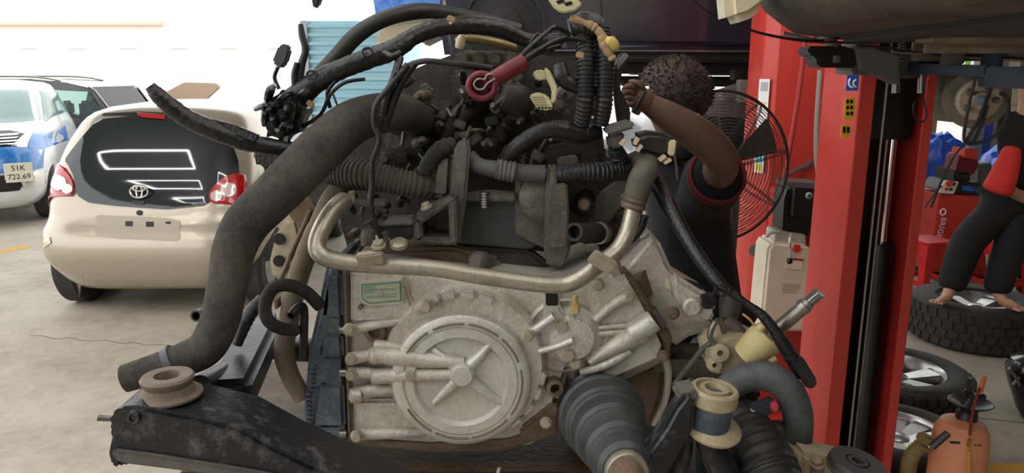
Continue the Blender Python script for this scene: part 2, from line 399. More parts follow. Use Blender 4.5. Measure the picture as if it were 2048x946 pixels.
def wheel(name, label, cat, loc, rot, R=.30, Wd=.19, rim=.62, spokes=5, treads=40, parent=None, group=None, local=True):
    """axis along local z, outer face at +z"""
    if parent is None: t = thing(name, label, cat, loc, group, rot)
    else:
        t = bpy.data.objects.new(name, None); COL.objects.link(t); t.parent = parent; t.location = loc; t.rotation_euler = rot
    r = R*rim; h = Wd/2
    ty = LA('tyre', [(r, -h*.8), (r*1.06, -h), (R*.9, -h), (R*.97, -h*.86), (R*.985, -h*.7), (R*.985, h*.7), (R*.97, h*.86), (R*.9, h), (r*1.1, h), (r, h*.86)], (0, 0, 0), (0, 0, 1), tyre_m, t, 48, local=True, close=True)
    bm = bmesh.new()
    for k in range(treads):
        for zz, off in ((-.62, 0), (-.2, .5), (.2, 0), (.62, .5)):
            a = 2*math.pi*(k+off)/treads; rt = RZ(math.degrees(a)) @ RX(12 if zz > 0 else -12)
            box(bm, (R*.988*math.cos(a), R*.988*math.sin(a), zz*h), (R*.03, 2*math.pi*R/treads*.72, h*.36), rt)
    o = mk('tread', bm, tyre_m, ty, local=True, smooth=False); o['kind'] = 'stuff'
    rm = LA('rim', [(r*1.0, h*.84), (r*.97, h*.9), (r*.92, h*.8), (r*.86, h*.1), (r*.84, -h*.7), (r*1.0, -h*.85), (r*1.0, 0)], (0, 0, 0), (0, 0, 1), alloy, t, 40, local=True, close=True)
    LA('hub', [(r*.24, h*.0), (r*.24, h*.55), (r*.16, h*.66), (.001, h*.68)], (0, 0, 0), (0, 0, 1), alloy, t, 20, local=True)
    LA('brake_backing', [(r*.86, -h*.5), (r*.86, -h*.42)], (0, 0, 0), (0, 0, 1), plastic_black, t, 24, local=True)
    for k in range(spokes):
        a = 2*math.pi*k/spokes+.3; d = V((math.cos(a), math.sin(a), 0)); n = V((-d.y, d.x, 0)); bm = bmesh.new()
        w0, w1 = r*.15, r*.24
        q = [d*r*.14+n*w0+V((0, 0, h*.5)), d*r*.93+n*w1+V((0, 0, h*.72)), d*r*.93-n*w1+V((0, 0, h*.72)), d*r*.14-n*w0+V((0, 0, h*.5))]
        prism(bm, q, (0, 0, -h*.32), .006, 2); mk('spoke', bm, alloy, t, local=True)
    return t
def simple_wheel(parent, loc, rot, R=.29, Wd=.17, name='wheel'):
    o = LA(name, [(R*.55, -Wd/2), (R*.9, -Wd/2), (R, -Wd*.36), (R, Wd*.36), (R*.9, Wd/2), (R*.62, Wd/2), (R*.6, Wd*.36), (.02, Wd*.3)], (0, 0, 0), (0, 0, 1), tyre_m, parent, 32, local=True)
    o.location = loc; o.rotation_euler = rot
    LA('hubcap', [(R*.58, Wd*.3), (R*.56, Wd*.42), (R*.2, Wd*.5), (.01, Wd*.5)], (0, 0, 0), (0, 0, 1), alloy, o, 24, local=True)
    return o
champagne = M('champagne_paint', (176, 165, 148), .28, metal=.45, col2=(170, 159, 142), scale=2, coat=.6)
glass_dark = M('dark_tinted_glass', (26, 32, 34), .05, spec=.7)
red_lens = M('red_lens', (186, 16, 22), .12, coat=.8, col2=(150, 10, 16), scale=40)
clear_lens = M('clear_lens', (205, 190, 186), .1, coat=.8, metal=.3)
black_trim = M('black_trim', (16, 16, 17), .5)
# ---- champagne hatchback seen from behind
ay = thing('hatchback_car', 'champagne beige small hatchback seen from behind, no number plate', 'car', (P(278, 383, 5.0).x, 4.86, 0))
L = Loft([(.20, .70, .12, 3.30, 5), (.28, .77, .05, 3.36, 5), (.45, .81, .0, 3.40, 6.5), (.60, .81, .02, 3.38, 6.5), (.68, .80, .10, 3.30, 6.5), (.80, .79, .14, 3.1, 6.5), (.95, .77, .20, 2.75, 6.2), (1.1, .73, .28, 2.45, 6), (1.25, .67, .38, 2.15, 5.6), (1.38, .59, .50, 1.9, 5), (1.44, .46, .62, 1.7, 3.4), (1.465, .25, .8, 1.5, 3.0)])
mk('body', L.mesh(96), champagne, ay, local=True, angle=60)
def ayp(poly, off, mat, name, parent=ay, rows=16, cols=16, thick=.012):
    q = []
    for a, b in poly:
        Y = 5.0
        for _ in range(8):
            p = P(a, b, Y)-ay.location; Y = ay.location.y + L.y0(max(-.79, min(.79, p.x)), p.z)
        q.append((max(-.785, min(.785, p.x)), p.z))
    return patch(q, lambda x, z: L.y0(x, z), off, mat, name, parent, rows, cols, thick)
ayp([(196, 240), (216, 234), (275, 231), (340, 231), (430, 240), (462, 270), (478, 320), (482, 360), (470, 385), (425, 400), (398, 416), (330, 418), (250, 413), (180, 405), (158, 393), (148, 350), (138, 330), (130, 320), (152, 290)], -.010, glass_dark, 'rear_window', rows=28, cols=30)
ayp([(205, 226), (280, 222), (335, 224), (420, 232), (420, 238), (335, 231), (280, 229), (205, 233)], -.014, black_trim, 'spoiler_lip', rows=4, cols=24)
ayp([(277, 225), (330, 228), (334, 238), (280, 234)], -.022, red_lens, 'brake_light', rows=4, cols=8)
for k, (poly, c1, c2) in enumerate((
        ([(98, 335), (106, 327), (118, 326), (132, 336), (146, 356), (151, 372), (150, 385), (143, 390), (125, 391), (108, 386), (97, 372), (93, 352)], (121, 364, 17), (139, 376, 11)),
        ([(420, 385), (430, 370), (448, 355), (470, 346), (490, 347), (497, 358), (494, 375), (497, 392), (490, 402), (470, 407), (440, 408), (422, 402)], (460, 378, 16), (436, 390, 12)))):
    tl = ayp(poly, -.024, red_lens, 'taillight', rows=14, cols=10, thick=.03)
    for cx, cy, r in (c1, c2):
        circ = [(cx+r*math.cos(a*.524), cy+r*.95*math.sin(a*.524)) for a in range(12)]
        ayp(circ, -.031, clear_lens, 'reflector', tl, rows=8, cols=8, thick=.006)
ayp([(190, 433), (196, 430), (355, 437), (361, 442), (361, 477), (354, 482), (196, 474), (190, 468)], -.004, M('plate_recess', (170, 160, 142), .5), 'plate_recess', rows=8, cols=20)
for a, b in (((252, 442), (266, 452)), ((293, 443), (308, 453)), ((332, 443), (342, 447))): ayp([a, (b[0], a[1]), b, (a[0], b[1])], -.008, black_trim, 'plate_slot', rows=3, cols=3)
ayp([(275, 421), (279, 420), (284, 421), (285, 425), (283, 429), (279, 430), (275, 429), (274, 425)], -.012, black_trim, 'lock_button', rows=6, cols=4)
ayp([(266, 400), (291, 401), (290, 409), (268, 408)], -.016, black_trim, 'hatch_handle', rows=4, cols=5)
ayp([(118, 545), (160, 550), (300, 554), (420, 560), (420, 567), (300, 562), (160, 558), (118, 552)], -.012, champagne, 'bumper_lip', rows=4, cols=24, thick=.02)
ayp([(61, 466), (100, 474), (103, 487), (62, 490)], -.008, M('fog_lens', (196, 186, 160), .2, coat=.5), 'bumper_lens', rows=4, cols=6)
# emblem: three interlocking ellipses
em = bmesh.new()
Y = 5.0
for _ in range(8): Y = ay.location.y + L.y0(.01, P(278, 383, Y).z)
Y -= .045
def ell(cx, cy, rx, ry, th):
    pts = []
    for k in range(25):
        a = 2*math.pi*k/24; p = P(cx+rx*math.cos(a), cy+ry*math.sin(a), Y); pts.append((*p, th*S(cx, cy, Y)))
    tube(em, pts, n=6, sub=1, caps=False)
ell(278, 383, 18, 12.5, 2); ell(278, 383, 6, 12, 1.8); ell(278, 377, 12, 5, 1.8)
mk('emblem', em, chrome, ay)
for x in (-.67, .67):
    for y in (.52, 2.82): simple_wheel(ay, (x, y, .285), (0, math.copysign(math.pi/2, x), 0), .285, .17)
for s in (-1, 1):
    patch([(1.0, 1.0), (2.2, .98), (1.75, 1.32), (1.1, 1.34)], lambda y, z: s*L.xs(y, z), s*.008, glass_dark, 'side_window', ay, 10, 10, axis='x')
    patch([(.2, .28), (.3, .45), (.52, .56), (.75, .45), (.84, .28)], lambda y, z: s*L.xs(y, z), s*.004, black_trim, 'wheel_arch', ay, 8, 8, axis='x')
    lathe_b = bmesh.new(); box(lathe_b, (s*.86, 2.25, .98), (.16, .1, .13), bevel=.03); mk('side_mirror', lathe_b, champagne, ay, local=True)
# ---- car with blue film at the left edge, front view
silver = M('silver_white_paint', (222, 224, 226), .25, metal=.25, coat=.6)
film = M('blue_film', (44, 120, 200), .2, col2=(120, 180, 232), scale=14, amount=.62, bump=.6, bscale=24, coat=.4)
bc = thing('wrapped_car', 'silver car with crumpled blue film on its bumper and white plate', 'car', (P(76, 350, 8.1).x-.72, 7.75, 0), rot=(0, 0, .42))
B = Loft([(.22, .76, .14, 4.2, 5), (.32, .86, .03, 4.3, 4.5), (.5, .89, .0, 4.35, 4.5), (.7, .89, .02, 4.35, 4.4), (.88, .87, .08, 4.3, 4.2), (1.02, .84, .30, 4.2, 4.0), (1.1, .80, .85, 4.1, 4.0), (1.25, .75, 1.1, 3.95, 4), (1.45, .68, 1.4, 3.7, 4), (1.56, .58, 1.7, 3.5, 3.6), (1.6, .3, 2.0, 3.0, 3)])
mk('body', B.mesh(80), silver, bc, local=True, angle=60)
fy = lambda x, z: B.y0(x, z)
patch([(-.8, .62), (.80, .62), (.82, .86), (.6, .9), (-.6, .9), (-.82, .86)], fy, -.014, film, 'blue_film', bc, 10, 30)
gr = patch([(-.56, .90), (.56, .90), (.66, 1.02), (.5, 1.05), (-.5, 1.05), (-.66, 1.02)], fy, -.016, black_trim, 'grille', bc, 8, 24)
for z in (.925, .955, .985, 1.015): patch([(-.6, z-.007), (.6, z-.007), (.62, z+.007), (-.62, z+.007)], fy, -.03, chrome, 'grille_bar', gr, 2, 24)
patch([(-.55, .42), (.6, .42), (.7, .60), (-.6, .60)], fy, -.01, black_trim, 'lower_intake', bc, 6, 20)
patch([(.60, .62), (.82, .60), (.80, .44), (.64, .44)], fy, -.02, chrome, 'bumper_trim', bc, 6, 8)
patch([(.70, .86), (.885, .80), (.86, 1.0), (.72, 1.02)], fy, -.022, film, 'film_corner', bc, 8, 12)
patch([(-.72, 1.12), (.72, 1.12), (.62, 1.5), (-.62, 1.5)], fy, -.008, M('windscreen', (120, 150, 146), .06, spec=.8), 'windscreen', bc, 12, 20)
patch([(1.35, 1.1), (3.4, 1.12), (3.2, 1.45), (1.9, 1.47)], lambda y, z: B.xs(y, z), .008, MATS['windscreen'], 'side_window', bc, 8, 12, axis='x')
py_ = B.y0(.62, .62)-.05
pm = BX('number_plate', (.62, py_, .62), (.27, .02, .21), M('plate_white', (226, 222, 206), .45), bc, rot=RZ(14), bevel=.006, local=True)
ink = M('black_ink', (24, 24, 26), .6)
textmesh('plate_text', '51K', .08, (.62, py_-.012, .667), RZ(14) @ RX(90), ink, pm, local=True); textmesh('plate_text', '722.69', .08, (.62, py_-.012, .573), RZ(14) @ RX(90), ink, pm, local=True)
for x in (-.75, .75):
    for y in (.8, 3.4): simple_wheel(bc, (x, y, .33), (0, math.copysign(math.pi/2, x), 0), .33, .22)
# ---- black SUV side on behind
bp_ = M('black_car_paint', (17, 18, 21), .2, coat=.8)
seatm = M('dark_seat', (30, 30, 30), .8)
su = thing('black_suv', 'black SUV parked side-on behind the silver car, seats visible through windows', 'car', (P(0, 300, 12.3).x, 12.3, 0))
def side(poly): return [V((P(a, b, 12.3).x-su.location.x, 0, P(a, b, 12.3).z)) for a, b in poly]
bm = bmesh.new(); prism(bm, side([(-260, 240), (118, 240), (130, 225), (195, 240), (250, 252), (300, 270), (312, 300), (312, 330), (-262, 330)]), (0, 1.75, 0), .05, 3); mk('body', bm, bp_, su, local=True)
bm = bmesh.new(); prism(bm, side([(-240, 158), (60, 158), (130, 165), (178, 176), (186, 184), (120, 181), (40, 172), (-240, 170)]), (0, 1.6, 0), .02, 2); o = mk('roof', bm, bp_, su, local=True)
for y in (.03, 1.5):
    for poly in ([(172, 172), (186, 180), (240, 250), (218, 250)], [(76, 168), (102, 172), (100, 245), (84, 245), (60, 245)], [(-110, 165), (-70, 165), (-60, 245), (-100, 245)], [(-238, 165), (-215, 165), (-235, 245), (-258, 245)]):
        bm = bmesh.new(); prism(bm, [p+V((0, y, 0)) for p in side(poly)], (0, .07, 0), .012, 2); mk('pillar', bm, bp_, su, local=True)
cg = glassmat('car_glass', (200, 222, 218))
for poly in ([(104, 176), (170, 180), (215, 242), (100, 242)], [(-62, 174), (76, 174), (62, 242), (-60, 242)]):
    bm = bmesh.new(); prism(bm, [p+V((0, .05, 0)) for p in side(poly)], (0, .006, 0)); mk('side_window', bm, cg, su, local=True)
bm = bmesh.new(); a = side([(178, 174), (236, 250)]); prism(bm, [a[0]+V((0, .1, 0)), a[1]+V((0, .1, 0)), a[1]+V((0, 1.5, 0)), a[0]+V((0, 1.5, 0))], (.008, 0, 0)); mk('windscreen', bm, cg, su, local=True)
for px in (110, 147):
    for dy in (.35, 1.2):
        p = side([(px, 215)])[0]+V((0, dy, 0)); bm = bmesh.new(); box(bm, p+V((0, 0, -.05)), (.12, .28, .3), bevel=.05, seg=3); mk('headrest', bm, seatm, su, local=True)
for y in (.15, 1.45): TW('roof_rail', [(*(side([(-200, 154)])[0]+V((0, y, 0))), .014), (*(side([(35, 153)])[0]+V((0, y, 0))), .014), (*(side([(110, 162)])[0]+V((0, y, 0))), .014)], steel, su, local=True, n=8)
for px in (-190, 215):
    for y, r in ((.08, -1), (1.67, 1)):
        p = side([(px, 400)])[0]; simple_wheel(su, (p.x, y, .36), (r*-math.pi/2, 0, 0), .36, .22)
# ---- distant car with bonnet raised
tanp = M('tan_paint', (170, 146, 122), .5)
dc = thing('distant_car', 'distant pale car with brown bonnet propped open behind the hatchback roof', 'car', (P(385, 200, 15.3).x, 15.0, 0))
D = Loft([(.22, .7, .1, 3.9, 4.5), (.5, .82, 0, 4.0, 4.5), (.85, .8, .1, 3.95, 4), (.95, .72, 1.0, 3.7, 4), (1.25, .6, 1.5, 3.3, 3.6), (1.38, .4, 1.8, 3.0, 3)])
mk('body', D.mesh(56), silver, dc, local=True, angle=60)
bm = bmesh.new(); prism(bm, [V((x, 0.2, z)) for x, z in ((-.62, 1.02), (.15, 1.02), (.62, 1.42), (.55, 1.5), (-.1, 1.52), (-.5, 1.32))], (0, .07, 0), .02, 2); mk('raised_bonnet', bm, tanp, dc, local=True)
for x in (-.7, .7):
    for y in (.75, 3.2): simple_wheel(dc, (x, y, .3), (0, math.copysign(math.pi/2, x), 0), .3, .18)
# ---- light-blue box truck
lbm = M('pale_blue_panel', (172, 222, 238), .5, col2=(184, 228, 240), scale=3)
tr = thing('box_truck', 'pale blue ribbed box truck standing outside behind the engine', 'truck', (P(690, 100, 9.5).x, 9.5, 0))
zt = P(690, 42, 9.5).z; zb = P(690, 190, 9.5).z; xl = P(606, 100, 9.5).x-tr.location.x; xr = P(800, 100, 9.5).x-tr.location.x
BX('cargo_box', ((xl+xr)/2, 1.0, (zt+.9)/2), (xr-xl, 2.0, zt-.9), lbm, tr, local=True)
nr = 13
for k in range(nr):
    z = .98+(zt-1.04)*k/(nr-1); BX('rib', ((xl+xr)/2, -.025, z), (xr-xl-.06, .05, .045), lbm, tr, local=True, bevel=.01)
for x in (xl+.04, xr-.04): BX('corner_post', (x, -.03, (zt+.9)/2), (.08, .08, zt-.9), M('truck_trim', (190, 200, 206), .5), tr, local=True)
BX('chassis', ((xl+xr)/2, 1.0, .75), (xr-xl, 1.2, .25), black_trim, tr, local=True)
for x in (xl+.5, xr-.4):
    for y, r in ((.2, 1), (1.8, -1)): simple_wheel(tr, (x, y, .38), (r*math.pi/2, 0, 0), .38, .22)
# ================================================================ LIFTS
def cchan(outer, th):
    """closed plan polygon of a bent sheet from an open outer polyline"""
    n = len(outer); inn = []
    for i in range(n):
        a = V((*outer[max(i-1, 0)], 0)); b = V((*outer[i], 0)); c = V((*outer[min(i+1, n-1)], 0))
        d = ((b-a).normalized() if i else V((0, 0, 0))) + ((c-b).normalized() if i < n-1 else V((0, 0, 0))); d.normalize()
        nrm = V((d.y, -d.x, 0)); inn.append((b.x+nrm.x*th, b.y+nrm.y*th))
    return list(outer) + inn[::-1]
def plan_prism(name, poly, z0, z1, mat, parent, bevel=.003):
    bm = bmesh.new(); prism(bm, [V((x, y, z0)) for x, y in poly], (0, 0, z1-z0), bevel, 1); return mk(name, bm, mat, parent)
# ---- near column
l2 = thing('lift_column', 'nearer red two-post lift column, open channel with chrome ram inside', 'lift column', (1.23, 2.53, 0))
plan_prism('channel', cchan([(1.158, 2.40), (1.107, 2.40), (1.098, 2.49), (1.10, 2.67), (1.36, 2.67), (1.362, 2.47), (1.352, 2.40), (1.318, 2.40)], .007), 0, 3.7, red_lift, l2)
BX('base_plate', (1.23, 2.54, .01), (.5, .42, .02), red_lift, l2)
innerm = M('channel_dark_red', (40, 12, 12), .6, col2=(60, 16, 14), scale=6)
plan_prism('dark_back_panel', [(1.11, 2.655), (1.35, 2.655), (1.35, 2.62), (1.11, 2.62)], .02, 3.6, innerm, l2)  # dark red sheet over the inner back of the channel
zc = P(1766, 487, 2.50).z; xc = P(1766, 487, 2.50).x
LA('hydraulic_cylinder', [(.046, .02), (.046, zc-.01), (.04, zc)], (xc, 2.52, 0), (0, 0, 1), M('cylinder_black', (10, 10, 12), .35), l2, 20)
LA('chrome_ram', [(.017, zc-.02), (.017, 2.6)], (xc+.004, 2.52, 0), (0, 0, 1), chrome, l2, 16)
LA('carriage_cable', [(.0045, .02), (.0045, 3.5)], (1.226, 2.47, 0), (0, 0, 1), M('wire_rope', (170, 168, 160), .5, metal=.5), l2, 8)
LA('carriage_cable', [(.006, .02), (.006, 3.5)], (xc-.03, 2.49, 0), (0, 0, 1), steel, l2, 8)
blackg = M('greasy_black', (12, 12, 13), .4)
BX('carriage', (1.235, 2.54, 1.70), (.19, .14, .5), blackg, l2, bevel=.01)
bl = M('blue_sticker', (28, 104, 200), .5); yl = M('yellow_sticker', (232, 180, 40), .5); sil = M('silver_label', (200, 190, 190), .4, metal=.3)
def sticker(px, py, w_, h_, mat, name='sticker'):
    p = P(px, py, 2.395); s = S(px, py, 2.395); return BX(name, (p.x, 2.399, p.z), (w_*s, .0025, h_*s), mat, l2, bevel=0)
st = sticker(1706, 166, 24, 30, bl); wm = M('white_print', (240, 240, 240), .5)
bm = bmesh.new(); p = P(1705, 166, 2.396); s = S(1705, 166, 2.396)
tube(bm, [(p.x+a*s, 2.3965, p.z+b*s, 2.2*s) for a, b in ((-5, 9), (-7, 2), (-5, -5), (1, -9))], n=6); tube(bm, [(p.x+a*s, 2.3965, p.z+b*s, 2.2*s) for a, b in ((8, -8), (3, -4), (2, 2), (7, 7))], n=6); mk('pictogram', bm, wm, st)
for px, py, h_ in ((1700, 218, 44), (1693, 262, 24)):
    st = sticker(px, py, 20, h_, yl)
    for k in range(3 if h_ > 30 else 2):
        for j in (-1, 1):
            q = P(px+j*4, py-h_/2+7+k*(h_-8)/3, 2.394); BX('pictogram', (q.x, 2.3965, q.z), (5*s, .002, 7*s), blackg, st, bevel=0)
p = P(1752, 72, 2.36); BX('type_label', p, (.10, .004, .022), sil, l2)
for k in range(3): q = P(1742+k*6, 70, 2.355); BX('label_stripe', q, (.004, .003, .02), blackg, l2, rot=RY(30))
# ---- far column with power unit
l1 = thing('lift_column', 'farther red lift column with white poster and hydraulic power unit', 'lift column', (1.29, 3.52, 0))
plan_prism('channel', [(1.19, 3.40), (1.145, 3.47), (1.145, 3.68), (1.45, 3.68), (1.45, 3.40)], 0, 3.7, red_lift, l1, .006)
BX('base_plate', (1.3, 3.55, .01), (.5, .5, .02), red_lift, l1)
bm = bmesh.new(); q = [V((1.155, 3.443, P(1537, y, 3.45).z)) for y in (158, 345)]; d = V((1.145-1.19, 3.47-3.40, 0)).normalized()
prism(bm, [q[0]-d*.028+V((-.004, -.004, 0)), q[0]+d*.03+V((-.004, -.004, 0)), q[1]+d*.03+V((-.004, -.004, 0)), q[1]-d*.028+V((-.004, -.004, 0))], (-.002, -.001, 0)); po = mk('poster', bm, paper, l1)
pr = [M('print_cyan', (70, 200, 220), .6), M('print_yellow', (235, 200, 40), .6), M('print_grey', (170, 170, 178), .6)]
for k, (y0, y1, mm) in enumerate(((164, 182, 2), (310, 324, 0), (328, 340, 1), (204, 207, 1))):
    bm = bmesh.new(); q = [V((1.150, 3.438, P(1537, y, 3.45).z)) for y in (y0, y1)]
    prism(bm, [q[0]-d*.02, q[0]+d*.02, q[1]+d*.02, q[1]-d*.02], (-.0015, -.0008, 0)); mk('printed_block', bm, pr[mm], po)
T('hydraulic_hose', [(1612, 60, 3.36, 5), (1600, 170, 3.35, 5), (1574, 330, 3.33, 5), (1545, 470, 3.30, 5), (1512, 590, 3.28, 5), (1478, 700, 3.26, 5)], M('red_hose', (160, 40, 44), .45), l1, n=8)
greyh = M('grey_hose', (150, 146, 140), .5)
T('pressure_hose', [(1640, 140, 3.34, 5), (1634, 230, 3.34, 5), (1633, 300, 3.34, 6), (1638, 350, 3.33, 6), (1650, 405, 3.30, 6), (1657, 425, 3.28, 5)], greyh, l1, n=8)
T('grease_nipple', [(1562, 362, 3.36, 4), (1590, 342, 3.37, 5), (1615, 330, 3.38, 6), (1622, 322, 3.385, 5)], steel, l1, n=8)
LA('hole_cover', [(.03, 0), (.03, .006)], P(1502, 500, 3.40)+V((.02, -.005, 0)), (-.4, -1, 0), plastic_grey, l1, 20)
# power unit
pu = thing('hydraulic_power_unit', 'milky white oil tank with black motor mounted on the far column', 'power unit', P(1575, 640, 3.1))
def tp(pts): return pts
PR('oil_tank', [(1545, 484), (1618, 492), (1625, 505), (1622, 560), (1614, 664), (1520, 664), (1530, 560), (1536, 500)], 3.04, .17, white_plastic, pu, .012, 3)
PR('tank_shoulder', [(1552, 462), (1612, 470), (1612, 496), (1548, 490)], 3.07, .12, alu, pu, .004)
PR('motor', [(1578, 375), (1650, 380), (1652, 440), (1620, 472), (1566, 468), (1570, 400)], 3.10, .15, M('motor_black', (16, 17, 20), .45), pu, .01)
PR('switch_box', [(1592, 372), (1644, 376), (1640, 440), (1586, 434)], 3.06, .05, M('switch_black', (14, 14, 15), .5), pu, .004)
PR('motor_cap', [(1574, 364), (1648, 368), (1650, 380), (1576, 376)], 3.06, .15, plastic_grey, pu, .004)
LA('start_button', [(.014, 0), (.014, .008), (.012, .012)], P(1617, 391, 3.06), (0, -1, 0), M('button_ring', (190, 195, 190), .4), pu, 18)
LA('button_face', [(.009, .01), (.009, .014)], P(1617, 391, 3.06), (0, -1, 0), M('button_green', (20, 110, 84), .4), pu, 16)
LA('filler_cap', [(.017, 0), (.017, .012), (.014, .016)], P(1592, 497, 3.04), (0, -1, .3), M('cap_red', (196, 40, 30), .45), pu, 18)
T('release_lever', [(1581, 466, 3.0, 3), (1580, 490, 2.99, 3), (1579, 516, 2.985, 3)], chrome, pu, n=8)
LA('lever_knob', [(.002, -.013), (.010, -.009), (.0135, 0), (.010, .009), (.002, .013)], P(1579, 522, 2.985), (0, 0, 1), blackg, pu, 16)
PR('tank_label', [(1573, 514), (1606, 517), (1604, 540), (1570, 537)], 3.037, .002, M('label_cream', (232, 226, 208), .6), pu, 0)
PR('label_band', [(1574, 515), (1606, 518), (1606, 522), (1574, 519)], 3.0355, .002, M('label_red', (170, 40, 30), .6), pu, 0)
for k in range(4): PR('printed_line', [(1563+k % 2*2, 567+k*5), (1600-k*2, 569+k*5), (1600-k*2, 571+k*5), (1563+k % 2*2, 569+k*5)], 3.037, .002, M('print_faint', (186, 176, 160), .6), pu, 0)
T('oil_outlet', [(1556, 464, 3.06, 4), (1540, 466, 3.03, 4), (1532, 474, 3.02, 4)], M('outlet_white', (220, 216, 206), .5), pu, n=8)
PR('mount_bracket', [(1618, 440), (1628, 440), (1626, 480), (1640, 492), (1616, 492)], 3.14, .1, red_lift, pu, .003)
PR('mount_plate', [(1560, 380), (1650, 380), (1640, 660), (1540, 660)], 3.27, .13, red_lift, pu, .004)
# ---- lift arms
greyst = M('grey_steel', (92, 90, 88), .5, metal=.3, col2=(120, 116, 110), scale=8)
def beam(name, a, b, w_, h_, mat, parent, bevel=.005):
    a, b = V(a), V(b); d = b-a; m = (a+b)/2; yaw = math.atan2(d.y, d.x); pit = math.asin(d.z/d.length)
    bm = bmesh.new(); box(bm, m, (d.length, w_, h_), Matrix.Rotation(yaw, 3, 'Z') @ Matrix.Rotation(-pit, 3, 'Y'), bevel); return mk(name, bm, mat, parent)
a1 = thing('lift_arm', 'dark lift arm with threaded pad reaching left from the nearer column', 'lift arm', P(1840, 150, 2.28))
beam('arm_beam', P(1820, 128, 2.28), P(1690, 118, 2.22), .08, .085, greyst, a1)
PR('arm_gusset', [(1712, 94), (1745, 94), (1800, 112), (1800, 170), (1775, 158), (1720, 138)], 2.16, .06, greyst, a1, .004)
PR('pad_holder', [(1618, 92), (1690, 92), (1712, 100), (1712, 136), (1636, 134), (1634, 112), (1618, 110)], 2.17, .09, blackg, a1, .006)
for r, y0, y1, nm, mm in ((34, 68, 79, 'rubber_pad', blackg), (9, 79, 95, 'pad_screw', rust), (17, 88, 96, 'lock_nut', rust), (22, 112, 126, 'lower_collar', steel)):
    c = P(1664, y1, 2.20); s = S(1664, y1, 2.20); LA(nm, [(r*s, 0), (r*s, (y1-y0)*s)], c, (0, 0, 1), mm, a1, 20)
T('pad_handle', [(1566, 66, 2.22, 4), (1600, 74, 2.22, 4), (1648, 84, 2.22, 4)], steel, a1, n=8)
for px in (1792, 1843): T('lock_pin', [(px, 148, 2.25, 7), (px-1, 186, 2.25, 8)], steel, a1, n=10, sub=2)
LA('spring', [(.009+.003*(k % 2), k*.004) for k in range(20)], P(1800, 122, 2.2), (0, 0, 1), steel, a1, 12)
T('release_cable', [(1842, 188, 2.25, 1.5), (1826, 214, 2.25, 1.5), (1836, 244, 2.25, 1.5), (1852, 236, 2.25, 1.5), (1850, 210, 2.25, 1.5), (1843, 190, 2.25, 1.5)], blackg, a1, n=6)
a2 = thing('lift_arm', 'dark blue telescopic lift arm running to the right frame edge', 'lift arm', P(1860, 140, 2.22))
beam('arm_beam', P(1830, 138, 2.24), P(1990, 142, 2.02), .07, .03, navy_steel, a2)
beam('sleeve', P(1984, 154, 2.02), P(2180, 158, 1.80), .07, .055, navy_steel, a2)
BX('end_collar', P(1982, 132, 2.02), (.014, .08, .11), navy_steel, a2)
BX('arm_lug', P(1905, 116, 2.12), (.05, .04, .04), greyst, a2)
for px in (1806, 1836, 1868): BX('carriage_rib', P(px, 120, 2.3), (.018, .06, .06), blackg, a2)
a3 = thing('lift_arm', 'grey steel lift arm under the black car behind the fan', 'lift arm', P(1545, 180, 3.75))
bm = bmesh.new()
beam('arm_beam', P(1440, 190, 3.78), P(1530, 160, 3.82), .08, .05, greyst, a3); beam('arm_beam', P(1480, 158, 3.8), P(1560, 158, 3.84), .08, .04, greyst, a3)
BX('arm_block', P(1496, 182, 3.72), (.10, .08, .11), greyst, a3); BX('pad', P(1482, 150, 3.8), (.09, .09, .05), blackg, a3)
PR('cross_plate', [(1404, 185), (1520, 182), (1516, 236), (1404, 232)], 3.9, .05, greyst, a3)
# ================================================================ CARS ON THE LIFTS
under = M('underbody', (92, 81, 68), .75, col2=(54, 47, 40), scale=6, bump=.3, bscale=40)
under2 = M('underbody_seal', (150, 134, 112), .7, col2=(96, 84, 68), scale=9, bump=.3)
cream = M('cream_paint', (214, 200, 172), .35, coat=.5)
zb = 1.775
lc = thing('raised_cream_car', 'raised cream car at the upper right showing its dirty underside', 'car', (2.66, 1.47, zb))
LL = Loft([(.19, 2.06, -.83, .83, 5), (.25, 2.09, -.845, .845, 5), (.35, 2.1, -.85, .85, 4.6), (.6, 2.06, -.83, .83, 4.4), (.75, 1.7, -.76, .76, 4), (1.1, 1.2, -.66, .66, 3.6), (1.25, .9, -.5, .5, 3)], 24)
mk('body', LL.mesh(80), cream, lc, local=True, angle=60)
def ub(name, x0, x1, y0, y1, z0, z1, mat=under, bevel=.01): return BX(name, ((x0+x1)/2, (y0+y1)/2, (z0+z1)/2), (x1-x0, y1-y0, z1-z0), mat, lc, bevel=bevel, local=True)
UL = Loft([(-.012, 1.99, -.79, .79, 4.5), (.05, 2.065, -.83, .83, 4.6), (.2, 2.105, -.852, .852, 4.8), (.21, 2.0, -.8, .8, 4.8)], 8); mk('floor_pan', UL.mesh(80), under, lc, local=True, angle=50)
ub('sill_flange', -1.50, 1.5, .735, .75, -.075, .02, under2, .003); ub('sill_flange', -1.3, 1.3, -.75, -.735, -.055, .02, under2, .003)
ub('sill_rail', -1.5, 1.5, .58, .68, -.055, .02, under2); ub('floor_seam', -1.6, 1.6, .48, .50, -.06, .0, under2, .003); ub('floor_seam', -1.5, 1.6, .14, .16, -.05, .0, under2, .003); TW('fuel_pipe', [(-1.6, .43, -.035, .012), (-.6, .42, -.04, .012), (.3, .44, -.035, .012), (1.6, .43, -.035, .012)], rust, lc, local=True, n=8); TW('fuel_pipe', [(-1.5, .2, -.035, .01), (-.4, .24, -.04, .01), (1.6, .22, -.035, .01)], steel, lc, local=True, n=8); ub('sill_rail', -1.5, 1.5, -.70, -.60, -.04, .02, under2)
ub('chassis_rail', -1.7, 1.7, .28, .38, -.04, .02, under2); ub('chassis_rail', -1.7, 1.7, -.38, -.28, -.04, .02, under2)
